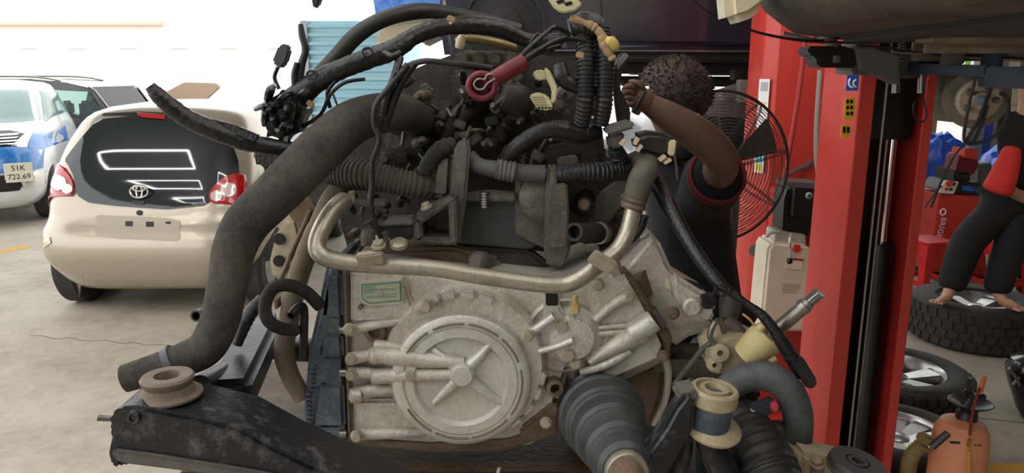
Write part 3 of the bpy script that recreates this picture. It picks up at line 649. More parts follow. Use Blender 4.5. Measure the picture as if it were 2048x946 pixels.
ub('undertray', -1.8, -1.2, -.25, .55, -.03, 0, M('undertray', (40, 36, 33), .7, col2=(60, 52, 44), scale=8))
for k in range(4): ub('floor_rib', -1.1+k*.55, -1.0+k*.55, .40, .58, -.03, 0, under2)
TW('exhaust_pipe', [(-1.0, .1, -.05, .028), (-.2, .05, -.06, .028), (.6, .1, -.06, .028), (1.6, .1, -.05, .028)], rust, lc, local=True)
TW('brake_line', [(-1.6, .66, -.05, .006), (-1.1, .74, -.075, .006), (-.7, .70, -.08, .006), (-.3, .62, -.05, .006)], steel, lc, local=True, n=6)
PR('bumper_corner', [(1450, -30), (1545, -30), (1536, 12), (1505, 36), (1464, 50), (1456, 34)], 1.72, .10, cream, lc, .025, 4)
T('hanging_cable', [(1375, -10, 1.9, 1.6), (1420, 25, 1.95, 2), (1500, 60, 2.0, 2.5), (1580, 78, 2.05, 3), (1650, 84, 2.1, 3), (1760, 85, 2.1, 3), (1860, 74, 2.1, 2.5)], plastic_black, lc, n=6)
gt = T('cloth_strip', [(1980, -14, 1.5, 10), (1962, 8, 1.5, 16), (1945, 26, 1.52, 12), (1934, 34, 1.53, 3)], M('green_cloth', (96, 190, 80), .8, col2=(70, 160, 60), scale=30), lc)
dsk = P(1952, 196, 2.12); ax = V((-.25, -.95, -.12)); s_ = S(1952, 196, 2.12)
LA('brake_disc', [(58*s_, -.02), (60*s_, 0), (60*s_, .012), (40*s_, .016)], dsk, ax, M('disc_dusty', (132, 122, 108), .6, metal=.3, col2=(90, 82, 72), scale=18), lc, 36)
LA('hub_drum', [(41*s_, 0), (41*s_, .03), (36*s_, .036), (18*s_, .036), (16*s_, .05), (.002, .05)], dsk, ax, M('hub_dusty', (190, 176, 156), .6, metal=.2, col2=(150, 134, 114), scale=20), lc, 32)
x_, y_, z_ = frame(ax)
for k in range(5):
    a = k*1.2566; bm = bmesh.new(); bolt(bm, dsk+z_*.036+x_*(27*s_*math.cos(a))+y_*(27*s_*math.sin(a)), ax, .007, .02); mk('wheel_stud', bm, steel, lc)
LA('hub_cap', [(.014, .05), (.012, .058), (.002, .06)], dsk, ax, M('cap_blue', (104, 130, 146), .4), lc, 16)
BX('knuckle', dsk+V((0, .08, 0)), (.08, .12, .14), alu_dark, lc)
for pts in ([(1985, 165, 2.0, 4), (1962, 230, 2.0, 4), (1935, 280, 2.0, 4), (1945, 285, 2.0, 4), (1962, 250, 2.0, 4), (1975, 210, 2.0, 4)], [(1950, 160, 2.0, 3), (1938, 210, 2.0, 3), (1928, 270, 2.0, 3), (1938, 288, 2.0, 3), (1985, 275, 2.0, 4), (2012, 240, 2.0, 4), (2016, 200, 2.0, 4), (2000, 186, 2.0, 4)], [(1940, 280, 2.0, 2), (1910, 310, 2.0, 2), (1880, 370, 2.0, 2.5), (1862, 415, 2.0, 2.5)]):
    T('hanging_brake_cable', pts, rubber_dusty, lc, n=8)
# ---- black car on the far lift
navyp = M('black_navy_paint', (34, 35, 46), .22, coat=.7)
bk = thing('raised_black_car', 'raised glossy black car behind the engine with blue film on its nose', 'car', (P(1180, 90, 4.1).x, 4.1, 1.6))
def bs(poly, Y=4.1): return [P(a, b, Y) for a, b in poly]
bm = bmesh.new(); prism(bm, bs([(890, 128), (1100, 124), (1130, 100), (1545, 104), (1700, 104), (1900, 104), (1910, -60), (1640, -75), (1480, -190), (1180, -200), (1060, -80), (890, -55), (872, 0), (880, 60)]), (0, 1.7, 0), .05, 3); mk('body', bm, navyp, bk)
PR('sill_cover', [(1100, 100), (1860, 106), (1856, 128), (1110, 122)], 4.13, .12, black_trim, bk, .012)
PR('sill_highlight_strip', [(1110, 99), (1860, 103), (1860, 106), (1110, 102)], 4.085, .04, M('sill_highlight', (150, 152, 165), .2, metal=.8), bk, .002)  # pale metallic strip puts the highlight on the sill trim into the colour
PR('under_panel', [(1090, 122), (1860, 128), (1850, 150), (1100, 146)], 4.25, 1.4, M('under_black', (20, 20, 22), .6), bk, .012)
PR('under_strip', [(1260, 147), (1640, 150), (1640, 153), (1260, 150)], 4.22, .06, steel, bk, .003)
PR('lower_tray', [(1230, 152), (1700, 154), (1690, 176), (1240, 172)], 4.4, 1.1, MATS['under_black'], bk, .02)
PR('side_window', [(1120, -90), (1210, -175), (1460, -165), (1580, -75)], 4.095, .03, glass_dark, bk, .004)
PR('door_gap', [(1199, -60), (1203, -60), (1206, 60), (1202, 60)], 4.097, .02, black_trim, bk, 0)
c = P(1008, 52, 4.06); LA('brake_disc', [(.15, 0), (.15, .02), (.09, .025), (.09, .06), (.03, .07)], c, (0, -1, 0), M('disc_dark', (30, 29, 31), .5, metal=.4), bk, 32)
LA('wheel_well', [(.22, .06), (.22, .0), (.205, .0), (.205, .06)], c+V((0, .01, 0)), (0, 1, 0), black_trim, bk, 32, cap0=False, cap1=False)
PR('headlight', [(752, 62), (775, 48), (840, 38), (858, 42), (830, 82), (800, 100), (762, 104), (750, 86)], 4.4, .12, M('headlight_yellowed', (176, 168, 144), .25, metal=.2, coat=.5), bk, .02, 3)
PR('nose_panel', [(846, 30), (882, 26), (886, 70), (842, 92)], 4.3, .3, plastic_grey, bk, .02)
PR('bumper_beam', [(760, -30), (905, -40), (890, 60), (800, 60), (770, 40)], 4.5, .9, black_trim, bk, .03)
PR('blue_film', [(742, -20), (760, -22), (905, -26), (930, 2), (880, 14), (800, 22), (772, 34), (752, 40), (748, 10)], 4.28, .05, M('blue_film_deep', (40, 90, 190), .2, col2=(110, 160, 225), scale=20, bump=.7, bscale=24, coat=.4), bk, .01)
# ================================================================ FAN
fan = thing('industrial_fan', 'large round wire-cage floor fan standing behind the mechanic', 'fan', (P(1445, 340, 2.95).x, 2.98, 0))
fc = P(1438, 334, 2.95); fax = V((.18, -1, .06)).normalized(); fx, fy_, fz = frame(fax); R = 150*S(1438, 334, 2.95)
wire = M('fan_wire', (70, 66, 62), .4, metal=.6)
def fp(r, a, h): return fc + fx*(r*math.cos(a)) + fy_*(r*math.sin(a)) + fz*h
bm = bmesh.new()
tube(bm, [(*fp(R, k*2*math.pi/48, 0), .006) for k in range(49)], n=8, sub=1, caps=False); mk('rim', bm, M('rim_dark', (44, 42, 42), .4, metal=.4), fan)
for sgn, nm in ((1, 'front_grille'), (-1, 'rear_grille')):
    bm = bmesh.new()
    for k in range(1, 19):
        r = R*(.2+.8*k/19); h = sgn*.075*math.sqrt(max(0, 1-(r/R)**2.6))
        tube(bm, [(*fp(r, j*2*math.pi/40, h), .0013) for j in range(41)], n=4, sub=1, caps=False)
    mk(nm, bm, wire, fan)
    for k in range(8):
        a = k*math.pi/4+.2
        for da in (-.025, .025):
            bm = bmesh.new(); tube(bm, [(*fp(R*q, a+da/q*.4, sgn*.077*math.sqrt(max(0, 1-q**2.6))), .002) for q in (.16, .4, .6, .8, .92, 1)], n=5, sub=2); mk('spoke', bm, wire, fan)
LA('centre_badge', [(R*.2, .076), (R*.19, .084), (.01, .086)], fc, fax, plastic_grey, fan, 28)
LA('motor', [(R*.22, -.16), (R*.26, -.13), (R*.26, -.05), (R*.1, -.03), (R*.1, .03)], fc, fax, plastic_black, fan, 24)
blade = M('fan_blade', (120, 116, 110), .4, metal=.5)
for k in range(3):
    a = k*2.094+.5; bm = bmesh.new(); g = []
    for i in range(7):
        q = .1+.78*i/6; g.append([(bm.verts.new(fp(R*q, a+t*(.62 if i else .3), .03*t*(1-.2*q)*2))) for t in (-.5, -.25, 0, .25, .5)])
    for i in range(6):
        for j in range(4): bm.faces.new((g[i][j], g[i][j+1], g[i+1][j+1], g[i+1][j]))
    bmesh.ops.solidify(bm, geom=bm.faces[:], thickness=.003); mk('blade', bm, blade, fan)
LA('pole', [(.022, .04), (.022, .75), (.018, .75), (.018, fc.z-.05)], (fc.x-.02, fc.y+.16, 0), (0, 0, 1), plastic_black, fan, 16)
LA('base', [(.26, 0), (.26, .02), (.2, .035), (.04, .05)], (fc.x-.02, fc.y+.16, 0), (0, 0, 1), plastic_black, fan, 32)
TW('yoke', [(fc.x-.02, fc.y+.16, fc.z-.06, .02), (fc.x-.02, fc.y+.16, fc.z, .02), (fc.x-.01, fc.y+.1, fc.z+.0, .02)], plastic_black, fan, n=10)
# ================================================================ BACKGROUND BETWEEN THE COLUMNS
wc = thing('parked_dark_car', 'dark car with a red taillight glimpsed between the two red columns', 'car', (2.02, 6.0, 0))
W = Loft([(.22, .7, .1, 4.0, 5), (.5, .85, 0, 4.1, 5), (.85, .85, .05, 4.0, 4.8), (1.0, .8, .12, 3.2, 4.6), (1.3, .7, .35, 2.6, 4.2), (1.48, .5, .7, 2.2, 3.4)])
mk('body', W.mesh(64), M('grey_car_paint', (60, 62, 66), .3, metal=.4, coat=.5), wc, local=True, angle=60)
patch([(-.62, 1.02), (.62, 1.02), (.52, 1.34), (-.52, 1.34)], lambda x, z: W.y0(x, z), -.01, glass_dark, 'rear_window', wc, 10, 16)
for s in (-1, 1): patch([(s*.5, .72), (s*.83, .72), (s*.8, .98), (s*.55, .98)], lambda x, z: W.y0(x, z), -.015, red_lens, 'taillight', wc, 6, 8)
for x in (-.72, .72):
    for y in (.7, 3.2): simple_wheel(wc, (x, y, .31), (0, math.copysign(math.pi/2, x), 0), .31, .19)
sw = thing('parked_white_car', 'white car parked beyond the fan, its windscreen catching the light', 'car', (1.2, 10.7, 0), rot=(0, 0, .25))
W2 = Loft([(.22, .7, .1, 4.0, 5), (.5, .85, 0, 4.1, 5), (.85, .85, .1, 4.0, 4.8), (.98, .8, .8, 3.9, 4.6), (1.3, .68, 1.2, 3.5, 4.2), (1.46, .48, 1.6, 3.1, 3.4)])
mk('body', W2.mesh(64), silver, sw, local=True, angle=60)
patch([(-.66, 1.0), (.66, 1.0), (.54, 1.34), (-.54, 1.34)], lambda x, z: W2.y0(x, z), -.01, glass_dark, 'windscreen', sw, 10, 16)
patch([(-.4, .45), (.4, .45), (.45, .62), (-.45, .62)], lambda x, z: W2.y0(x, z), -.01, black_trim, 'grille', sw, 5, 12)
for s in (-1, 1): patch([(s*.5, .66), (s*.8, .68), (s*.8, .82), (s*.55, .8)], lambda x, z: W2.y0(x, z), -.015, clear_lens, 'headlight', sw, 6, 8)
for x in (-.72, .72):
    for y in (.8, 3.2): simple_wheel(sw, (x, y, .31), (0, math.copysign(math.pi/2, x), 0), .31, .19)
# ================================================================ RIGHT FOREGROUND FLOOR
TY = G(1945, 690); wy = 4.55
wheel('loose_wheel', 'chunky off-road tyre on alloy lying flat under the bare feet', 'wheel', (P(1948, 640, wy).x, wy, .135), (0, 0, .3), .385, .27, .56, 5, 36)
c2 = P(1800, 770, 3.42); wheel('loose_wheel', 'wheel with wide silver five-spoke alloy lying flat right of the near column', 'wheel', (c2.x+.02, 3.5, .115), (0, 0, 1.0), .345, .23, .66, 5, 40)
c3 = P(1762, 850, 2.93); wheel('loose_wheel', 'nearest lying wheel with dark thin-spoke alloy half behind the column', 'wheel', (c3.x+.06, 2.90, .1), (0, 0, .2), .285, .20, .68, 10, 40)
# ---- sprayer tank
peach = M('peach_plastic', (226, 152, 112), .5, col2=(212, 134, 94), scale=4)
sp = thing('sprayer_tank', 'peach plastic oil tank with black funnel on top and hoses', 'tank', (P(1918, 900, 2.42).x, 2.42, 0))
sx = sp.location.x; s_ = S(1918, 900, 2.42); ztop = P(1918, 836, 2.42).z
LA('tank', [(.088, 0), (.092, .02), (.092, ztop-.10), (.088, ztop-.05), (.07, ztop-.015), (.036, ztop)], (sx, 2.42, 0), (0, 0, 1), peach, sp, 40)
LA('neck', [(.036, ztop-.005), (.034, ztop+.02), (.026, ztop+.03)], (sx+.01, 2.42, 0), (0, 0, 1), plastic_black, sp, 24)
zf = P(1930, 806, 2.42).z
LA('funnel', [(.025, ztop+.02), (.03, ztop+.035), (.066, zf), (.072, zf+.004), (.068, zf+.006), (.030, ztop+.045), (.01, ztop+.04)], (sx+.018, 2.42, 0), (0, 0, 1), plastic_black, sp, 32)
T('spray_gun', [(1930, 812, 2.38, 10), (1940, 796, 2.38, 9), (1938, 776, 2.38, 4), (1940, 756, 2.38, 5)], plastic_black, sp, n=10)
BX('gun_body', P(1952, 794, 2.38), (.06, .03, .025), plastic_black, sp, rot=RY(-8), bevel=.006)
BX('gun_body', P(1936, 788, 2.38), (.03, .03, .03), plastic_black, sp, bevel=.006)
T('suction_tube', [(1940, 870, 2.31, 3), (1944, 830, 2.31, 3), (1952, 796, 2.31, 3), (1960, 776, 2.32, 3)], M('tube_darkred', (120, 40, 34), .3), sp, n=8)
T('tube_grip', [(1960, 784, 2.32, 5), (1970, 752, 2.33, 4)], M('grip_orange', (190, 100, 60), .4), sp, n=8, sub=2)
T('hose_tail', [(1938, 900, 2.31, 3), (1938, 930, 2.31, 3.5), (1942, 970, 2.31, 4)], M('hose_yellow', (190, 150, 70), .4), sp, n=8)
BX('valve', P(1939, 886, 2.31), (.012, .012, .03), M('brass', (200, 160, 70), .3, metal=.8), sp, bevel=.002)
BX('valve_handle', P(1910, 885, 2.31), (.035, .008, .008), M('handle_green', (20, 70, 50), .5), sp, bevel=.002, rot=RY(4))
T('strap', [(1864, 894, 2.33, 7), (1880, 880, 2.325, 7), (1896, 866, 2.32, 7)], plastic_black, sp, n=6, sub=2)
for k in range(3): PR('printed_mark', [(1948+k*6, 889), (1951+k*6, 889), (1951+k*6, 893), (1948+k*6, 893)], 2.33, .004, M('print_brown', (110, 60, 40), .7), sp, 0)
ol = M('olive_plastic', (150, 132, 80), .6, col2=(120, 104, 62), scale=10)
ch = thing('corrugated_hose', 'olive corrugated suction hose with square nozzle beside the peach tank', 'hose', (P(1850, 930, 2.46).x-.03, 2.46, 0))
T('hose', [(1846, 888, 2.42, 14), (1828, 905, 2.43, 14), (1818, 930, 2.44, 14), (1814, 990, 2.45, 14), (1816, 1120, 2.46, 14), (1822, 1170, 2.46, 14)], ol, ch, corr=(.012, .08), n=16)
bm = bmesh.new(); box(bm, P(1850, 878, 2.40), (.048, .045, .036), RY(25), .008); mk('nozzle', bm, ol, ch)
# ---- black canister at the frame edge
bcn = thing('black_canister', 'black rounded canister with bare metal handles at the right edge', 'canister', (P(2062, 800, 3.4).x, 3.4, 0))
LA('body', [(.03, .0), (.06, .05), (.115, .19), (.13, .25), (.11, .30), (.05, .33)], (bcn.location.x, 3.4, 0), (0, 0, 1), M('glossy_black', (18, 18, 20), .2, coat=.5), bcn, 28)
T('handle', [(2018, 736, 3.35, 3.5), (2030, 752, 3.35, 4), (2040, 772, 3.35, 3)], steel, bcn, n=8); T('handle', [(2060, 742, 3.35, 3), (2036, 758, 3.35, 3), (2026, 770, 3.35, 3)], steel, bcn, n=8)
# ---- red stools
def stool(loc, rz, label):
    t = thing('plastic_stool', label, 'stool', loc, 'red plastic stools', (0, 0, rz))
    H_ = .44
    BX('seat', (0, 0, H_-.015), (.29, .29, .03), red_plastic, t, bevel=.012, local=True)
    for sx in (-1, 1):
        for sy in (-1, 1):
            bm = bmesh.new(); top = V((sx*.125, sy*.125, H_-.02)); bot = V((sx*.16, sy*.16, 0))
            q = []
            for c, w_ in ((top, .035), (bot, .026)): q.append([bm.verts.new(c+V((dx*w_, dy*w_, 0))) for dx, dy in ((-1, -1), (1, -1), (1, 1), (-1, 1))])
            bridge(bm, *q); bm.faces.new(q[0]); bm.faces.new(q[1][::-1]); bev(bm, .006, 2); mk('leg', bm, red_plastic, t, local=True)
    for a in range(4):
        r = RZ(90*a); BX('apron', r @ V((0, -.128, H_-.06)), (.22, .012, .09), red_plastic, t, rot=r, local=True); BX('stretcher', r @ V((0, -.148, .12)), (.26, .016, .035), red_plastic, t, rot=r, local=True)
gs = G(1852, 592); stool((gs.x, gs.y+.05, 0), .25, 'red plastic stool between the near column and the tyre changer')
gs = P(1994, 530, 5.5); stool((gs.x, 5.5, 0), .1, 'red plastic stool glimpsed between the legs of the barefoot person')
# ---- tyre changer
mc = thing('tyre_changer', 'red tyre changer with control panel and white lettering behind the stool', 'machine', (P(1925, 520, 6.2).x, 6.2, 0))
mx = mc.location.x
def mp(poly, name, Y, th, mat, bevel=.01, parent=mc): return PR(name, poly, Y, th, mat, parent, bevel)
mp([(1880, 388), (1962, 392), (1975, 545), (1858, 545)], 'cabinet', 5.95, .5, red_lift)
mp([(1884, 384), (1896, 362), (1962, 366), (1966, 392)], 'panel_housing', 5.93, .3, plastic_black)
mp([(1878, 386), (1890, 362), (1918, 364), (1908, 388)], 'button_panel', 5.90, .03, M('panel_white', (226, 220, 208), .5), .003)
for px, py, r, c in ((1898, 367, 7, (200, 70, 40)), (1906, 368, 4, (40, 60, 50)), (1892, 378, 3, (190, 40, 30)), (1901, 379, 3, (60, 60, 60))):
    LA('button', [(r*S(px, py, 5.9), 0), (r*S(px, py, 5.9), .015)], P(px, py, 5.9), (0, -1, .2), M('btn%d' % r+str(c[0]), c, .4), mc, 14)
mp([(1925, 371), (1950, 373), (1949, 383), (1924, 381)], 'display_sticker', 5.925, .006, bl, 0); mp([(1953, 374), (1962, 374), (1961, 386), (1952, 385)], 'brand_sticker', 5.925, .006, bl, 0)
mp([(1920, 310), (1950, 305), (1960, 330), (1946, 352), (1912, 348)], 'tool_head', 6.0, .2, darkred)
mp([(1932, 296), (1958, 300), (1956, 320), (1930, 316)], 'head_clamp', 5.95, .2, MATS['red_lift_paint'])
mp([(1910, 340), (1940, 344), (1942, 364), (1908, 362)], 'turntable', 6.0, .3, plastic_black)
mp([(1958, 328), (1985, 326), (1984, 392), (1956, 394)], 'side_box', 6.3, .2, plastic_grey)
mp([(1862, 536), (1975, 538), (1975, 560), (1862, 558)], 'plinth', 5.97, .46, black_trim)
tx = P(1881, 462, 5.94); textmesh('brand_text', 'BRIGHT', .066, tx, Matrix.Rotation(math.radians(90), 3, 'X') @ Matrix.Rotation(math.radians(-97), 3, 'Z'), wm, mc)
bm = bmesh.new(); q = P(1886, 424, 5.94); tube(bm, [(q.x+.022*math.cos(k*.6283), q.y, q.z+.025*math.sin(k*.6283), .006) for k in range(11)], n=6, sub=2, caps=False); mk('brand_logo', bm, wm, mc)
T('power_cable', [(1884, 372, 5.9, 1.5), (1870, 385, 5.88, 1.5), (1850, 415, 5.85, 1.5)], plastic_black, mc, n=6)
# ---- blue tarps
def tarp(c, s, label):
    bm = bmesh.new(); bmesh.ops.create_icosphere(bm, subdivisions=4, radius=1)
    for v in bm.verts:
        n = math.sin(v.co.x*9+v.co.z*5)*.06+math.sin(v.co.y*13+v.co.z*11)*.05+math.sin(v.co.x*23)*.02
        k = 1+n; e = max(abs(v.co.x), abs(v.co.y), abs(v.co.z)); v.co *= k*(.55+.45/e)
        v.co = V((v.co.x*s[0], v.co.y*s[1], max(v.co.z, -.98)*s[2])) + V(c)
    o = mk('blue_tarp', bm, M('blue_tarp', (28, 70, 190), .3, col2=(50, 110, 225), scale=6, bump=.5, bscale=14), None, angle=60); tag(o, label, 'tarp')
tarp((P(1850, 450, 7.2).x, 7.2, .55), (.24, .25, .55), 'blue tarpaulin heap left of the tyre changer behind the column')
tarp((P(2010, 490, 7.0).x+.1, 7.2, .5), (.26, .25, .5), 'blue tarpaulin bundle seen between the legs of the barefoot person')
cr = thing('wicker_crate', 'tan slatted crate on the floor at the right edge behind the tyre', 'crate', (P(2046, 570, 5.5).x+.23, 5.45, 0))
cm = M('tan_slat', (170, 138, 72), .6, col2=(120, 96, 46), scale=12)
for k in range(5): BX('slat', (0, -.18, .05+k*.07), (.42, .02, .045), cm, cr, local=True)
for k in range(4): BX('upright', (-.18+k*.12, -.195, .19), (.03, .015, .36), cm, cr, local=True)
BX('inner_bin', (0, 0, .17), (.40, .33, .33), black_trim, cr, local=True)
# ================================================================ BENCH UNDER THE POWERTRAIN
oilwood = M('oily_board', (92, 70, 40), .5, col2=(46, 34, 20), scale=9, amount=.5, bump=.4, bscale=60)
ZT = P(900, 905, 1.5).z - .026
tb = thing('support_bench', 'oily brown wooden bench carrying the engine and gearbox', 'bench', (0, 1.78, 0))
x0 = P(470, 800, 1.8).x; x1 = P(1330, 900, 1.5).x
BX('bench_top', ((x0+x1)/2, 1.82, ZT-.02), (x1-x0, .72, .04), oilwood, tb, bevel=.005)
for x in (x0+.05, x1-.05):
    for y in (1.5, 2.14): BX('leg', (x, y, (ZT-.04)/2), (.06, .06, ZT-.04), steel_black, tb)
for y in (1.5, 2.14): BX('rail', ((x0+x1)/2, y, .25), (x1-x0-.1, .04, .05), steel_black, tb)
rj = thing('jack_post', 'small red jack post showing behind the black subframe arm', 'jack', (P(552, 770, 2.45).x, 2.45, 0))
BX('post', (rj.location.x, 2.45, P(552, 745, 2.45).z/2+.01), (.065, .065, P(552, 745, 2.45).z-.02), red_plastic, rj)
BX('foot', (rj.location.x, 2.45, .012), (.24, .24, .024), red_plastic, rj)
BX('saddle', (rj.location.x, 2.45, P(552, 740, 2.45).z), (.09, .09, .02), red_plastic, rj)
# ================================================================ GEARBOX
gb = thing('gearbox', 'pale cast aluminium automatic gearbox with round cover and raised star ribs', 'gearbox', P(900, 905, 1.55))
GY = 1.47
case = PR('case', [(686, 528), (760, 530), (900, 548), (1120, 570), (1200, 540), (1240, 560), (1230, 640), (1140, 740), (1118, 800), (1118, 862), (1060, 895), (1010, 903), (880, 905), (860, 900), (700, 890), (690, 870)], GY, .30, alu, gb, .014, 3)
PR('case_rim', [(683, 530), (696, 530), (700, 700), (704, 888), (696, 890), (690, 700)], GY-.012, .32, alu_brown, gb, .004)
PR('lower_case', [(700, 870), (860, 880), (1010, 872), (1118, 840), (1120, 862), (1040, 896), (1000, 905), (880, 908), (720, 896)], GY-.006, .2, alu_brown, gb, .008)
PR('sump_lip', [(1040, 860), (1110, 805), (1120, 812), (1116, 868), (1080, 884), (1040, 890)], GY-.015, .1, alu_brown, gb, .006)
# recessed panel ledges on the left
PR('upper_panel', [(700, 548), (812, 548), (818, 590), (830, 622), (800, 644), (700, 648)], GY-.012, .05, alu, gb, .007)
PR('middle_panel', [(712, 800), (812, 800), (840, 850), (838, 862), (712, 868)], GY-.012, .05, alu, gb, .008)
c = P(925, 745, GY); s = S(925, 745, GY)
cov = LA('round_cover', [(140*s, -.02), (138*s, .028), (134*s, .044), (126*s, .05), (113*s, .05), (112*s, .047), (110*s, .047), (109*s, .051), (92*s, .052), (86*s, .042), (10*s, .040), (.001, .040)], c, (0, -1, 0), alu_clean, gb, 96)
hy = GY-.046
cc_ = P(930, 724, GY)
LA('outer_collar', [(164*s, -.02), (159*s, .016), (152*s, .025), (118*s, .027)], cc_, (0, -1, 0), alu, gb, 80)
LA('hub', [(26*s, -.01), (24*s, .014), (19*s, .022), (.001, .023)], P(925, 745, hy), (0, -1, 0), alu_clean, cov, 32)
for pts in ([(938, 732, 14), (960, 712, 11), (982, 686, 6)], [(912, 762, 13), (890, 784, 11), (868, 806, 7)], [(942, 762, 12), (970, 784, 10), (1002, 806, 6)], [(908, 732, 11), (888, 716, 9), (866, 698, 5)]):
    T('star_rib', [(a, b, hy, r) for a, b, r in pts], alu_clean, cov, n=12)
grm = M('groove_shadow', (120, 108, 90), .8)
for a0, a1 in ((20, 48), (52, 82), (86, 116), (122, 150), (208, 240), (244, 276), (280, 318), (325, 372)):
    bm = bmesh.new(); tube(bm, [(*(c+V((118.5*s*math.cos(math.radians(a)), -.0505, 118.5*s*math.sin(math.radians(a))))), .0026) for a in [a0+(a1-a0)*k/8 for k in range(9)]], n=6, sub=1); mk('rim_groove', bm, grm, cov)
for a in (100, 86, 72, 112, 124):   # lugs on the upper rim
    p = cc_+V((150*s*math.cos(math.radians(a)), -.022, 150*s*math.sin(math.radians(a)))); BX('rim_lug', p, (.030, .034, .018), alu_clean, cov, rot=RY(90-a), bevel=.005)
for a in (-10, -22, -36, -50): 
    p = cc_+V((156*s*math.cos(math.radians(a)), -.016, 156*s*math.sin(math.radians(a)))); BX('rim_lug', p, (.030, .024, .012), alu_clean, cov, rot=RY(90-a), bevel=.004)
# oil galleries and bosses left of the cover
T('oil_gallery', [(752, 708, GY-.03, 17), (800, 712, GY-.035, 21), (850, 718, GY-.04, 18), (900, 722, GY-.046, 13), (928, 724, GY-.046, 10)], alu, gb, n=16, sub=4)
T('oil_gallery', [(752, 752, GY-.03, 15), (800, 750, GY-.035, 17), (850, 749, GY-.04, 15), (905, 748, GY-.046, 12)], alu, gb, n=16, sub=4)
T('casting_rib', [(700, 718, GY-.012, 14), (730, 712, GY-.016, 12), (770, 706, GY-.02, 9)], alu, gb, n=12)
T('casting_rib', [(700, 746, GY-.012, 13), (730, 745, GY-.016, 12), (770, 748, GY-.02, 9)], alu, gb, n=12)
T('casting_rib', [(704, 790, GY-.012, 14), (740, 782, GY-.014, 14), (785, 776, GY-.016, 13), (800, 790, GY-.01, 10)], alu, gb, n=12)
T('casting_rib', [(712, 868, GY-.01, 13), (780, 866, GY-.014, 12), (850, 864, GY-.014, 9)], alu, gb, n=12)
T('casting_rib', [(702, 660, GY-.01, 13), (760, 648, GY-.014, 9), (830, 640, GY-.012, 7)], alu, gb, n=12)
T('casting_rib', [(752, 690, GY-.02, 12), (790, 694, GY-.03, 10), (850, 708, GY-.036, 8)], alu, gb, n=12)
LA('blind_boss', [(.024, 0), (.022, .016), (.013, .018), (.011, .004), (.001, .004)], P(752, 661, GY-.002), (0, -1, .1), alu_brown, gb, 24)
for k in range(3): LA('boss_end', [(17*s-k*.002, 0), (17*s-k*.002, .014), (13*s, .02)], P((758, 762, 720)[k], (710, 752, 790)[k], GY-.03), (-1, -.4, 0), alu, gb, 20)
for px, py, r in ((699, 659, 10), (702, 719, 9), (703, 750, 9), (712, 793, 11), (714, 872, 10), (822, 750, 10), (852, 612, 11), (1055, 672, 10), (1044, 800, 11), (886, 864, 11), (1092, 845, 9), (1123, 652, 13), (1136, 709, 13), (1152, 727, 9)):
    BOLT(px, py, GY-(.05 if 800 < px < 1060 and py < 790 else .03), r, bolt_steel, gb)
LA('drain_hole', [(19*s, 0), (17*s, .03), (10*s, .032), (9*s, .005), (.001, .005)], P(1106, 769, GY), (0.1, -1, .1), alu_brown, gb, 24)
# label
lp = PR('type_plate', [(718, 566), (723, 562), (803, 558), (806, 562), (807, 606), (803, 609), (738, 613), (720, 602)], GY-.020, .01, M('plate_frame', (196, 188, 168), .5), gb, .002)
PR('plate_face', [(722, 569), (802, 563), (803, 603), (738, 608), (723, 598)], GY-.022, .004, M('plate_teal', (90, 140, 124), .5), lp, 0)
PR('plate_field', [(725, 572), (799, 567), (800, 600), (739, 605), (726, 596)], GY-.0235, .004, M('plate_cream', (190, 186, 158), .5, col2=(150, 160, 136), scale=60), lp, 0)
for k, (xa, xb) in enumerate(((728, 750), (728, 790), (728, 745), (770, 795), (730, 792))): PR('plate_line', [(xa, 574+k*5), (xb, 572.5+k*5), (xb, 574+k*5), (xa, 575.5+k*5)], GY-.0245, .002, M('plate_ink', (96, 150, 136), .6), lp, 0)
LA('plate_rivet', [(.005, 0), (.004, .003)], P(762, 587, GY-.0235), (0, -1, 0), bolt_steel, lp, 12)
LA('plate_peg', [(.005, 0), (.005, .014)], P(723, 611, GY-.01), (0, -1, 0), alu_brown, gb, 12)
# differential cone to the right, radial ribs, joint flange
dc0 = P(1165, 668, GY); 
LA('output_boss', [(62*s, -.03), (60*s, .012), (50*s, .02), (42*s, .034), (22*s, .036), (.001, .036)], P(1142, 668, GY), (0, -1, 0), alu, gb, 48)
LA('output_collar', [(86*s, -.10), (82*s, -.005), (74*s, .004), (70*s, -.01), (66*s, -.01)], P(1130, 672, GY), (0.05, -1, 0), alu, gb, 48)
bm = bmesh.new()   # flared housing between the collar and the flange
fr = [P(a, b, GY-.005) for a, b in ((1180, 600), (1215, 560), (1248, 548), (1300, 640), (1322, 690), (1312, 716), (1230, 752), (1180, 742))]
bk_ = [P(a, b, GY+.16) for a, b in ((1150, 560), (1200, 520), (1260, 530), (1330, 640), (1345, 700), (1335, 740), (1230, 790), (1150, 780))]
va = [bm.verts.new(p) for p in fr]; vb = [bm.verts.new(p) for p in bk_]; bridge(bm, va, vb); bm.faces.new(va[::-1]); bm.faces.new(vb); bev(bm, .01, 3); mk('flared_housing', bm, alu, gb)
for pts in ([(1190, 640, 9), (1230, 606, 10), (1258, 594, 11)], [(1196, 656, 5), (1250, 652, 6), (1290, 656, 6)], [(1194, 668, 6), (1240, 664, 7), (1280, 660, 7)], [(1178, 724, 9), (1215, 700, 15), (1250, 680, 22), (1285, 660, 26)], [(1160, 745, 8), (1210, 730, 10), (1260, 700, 10)], [(1184, 704, 6), (1206, 714, 7)]):
    T('radial_rib', [(a, b, GY-.012, r) for a, b, r in pts], alu, gb, n=12)
T('dowel_tube', [(1262, 668, GY-.02, 22), (1296, 648, GY-.02, 24), (1308, 640, GY-.02, 22)], alu_clean, gb, n=18)
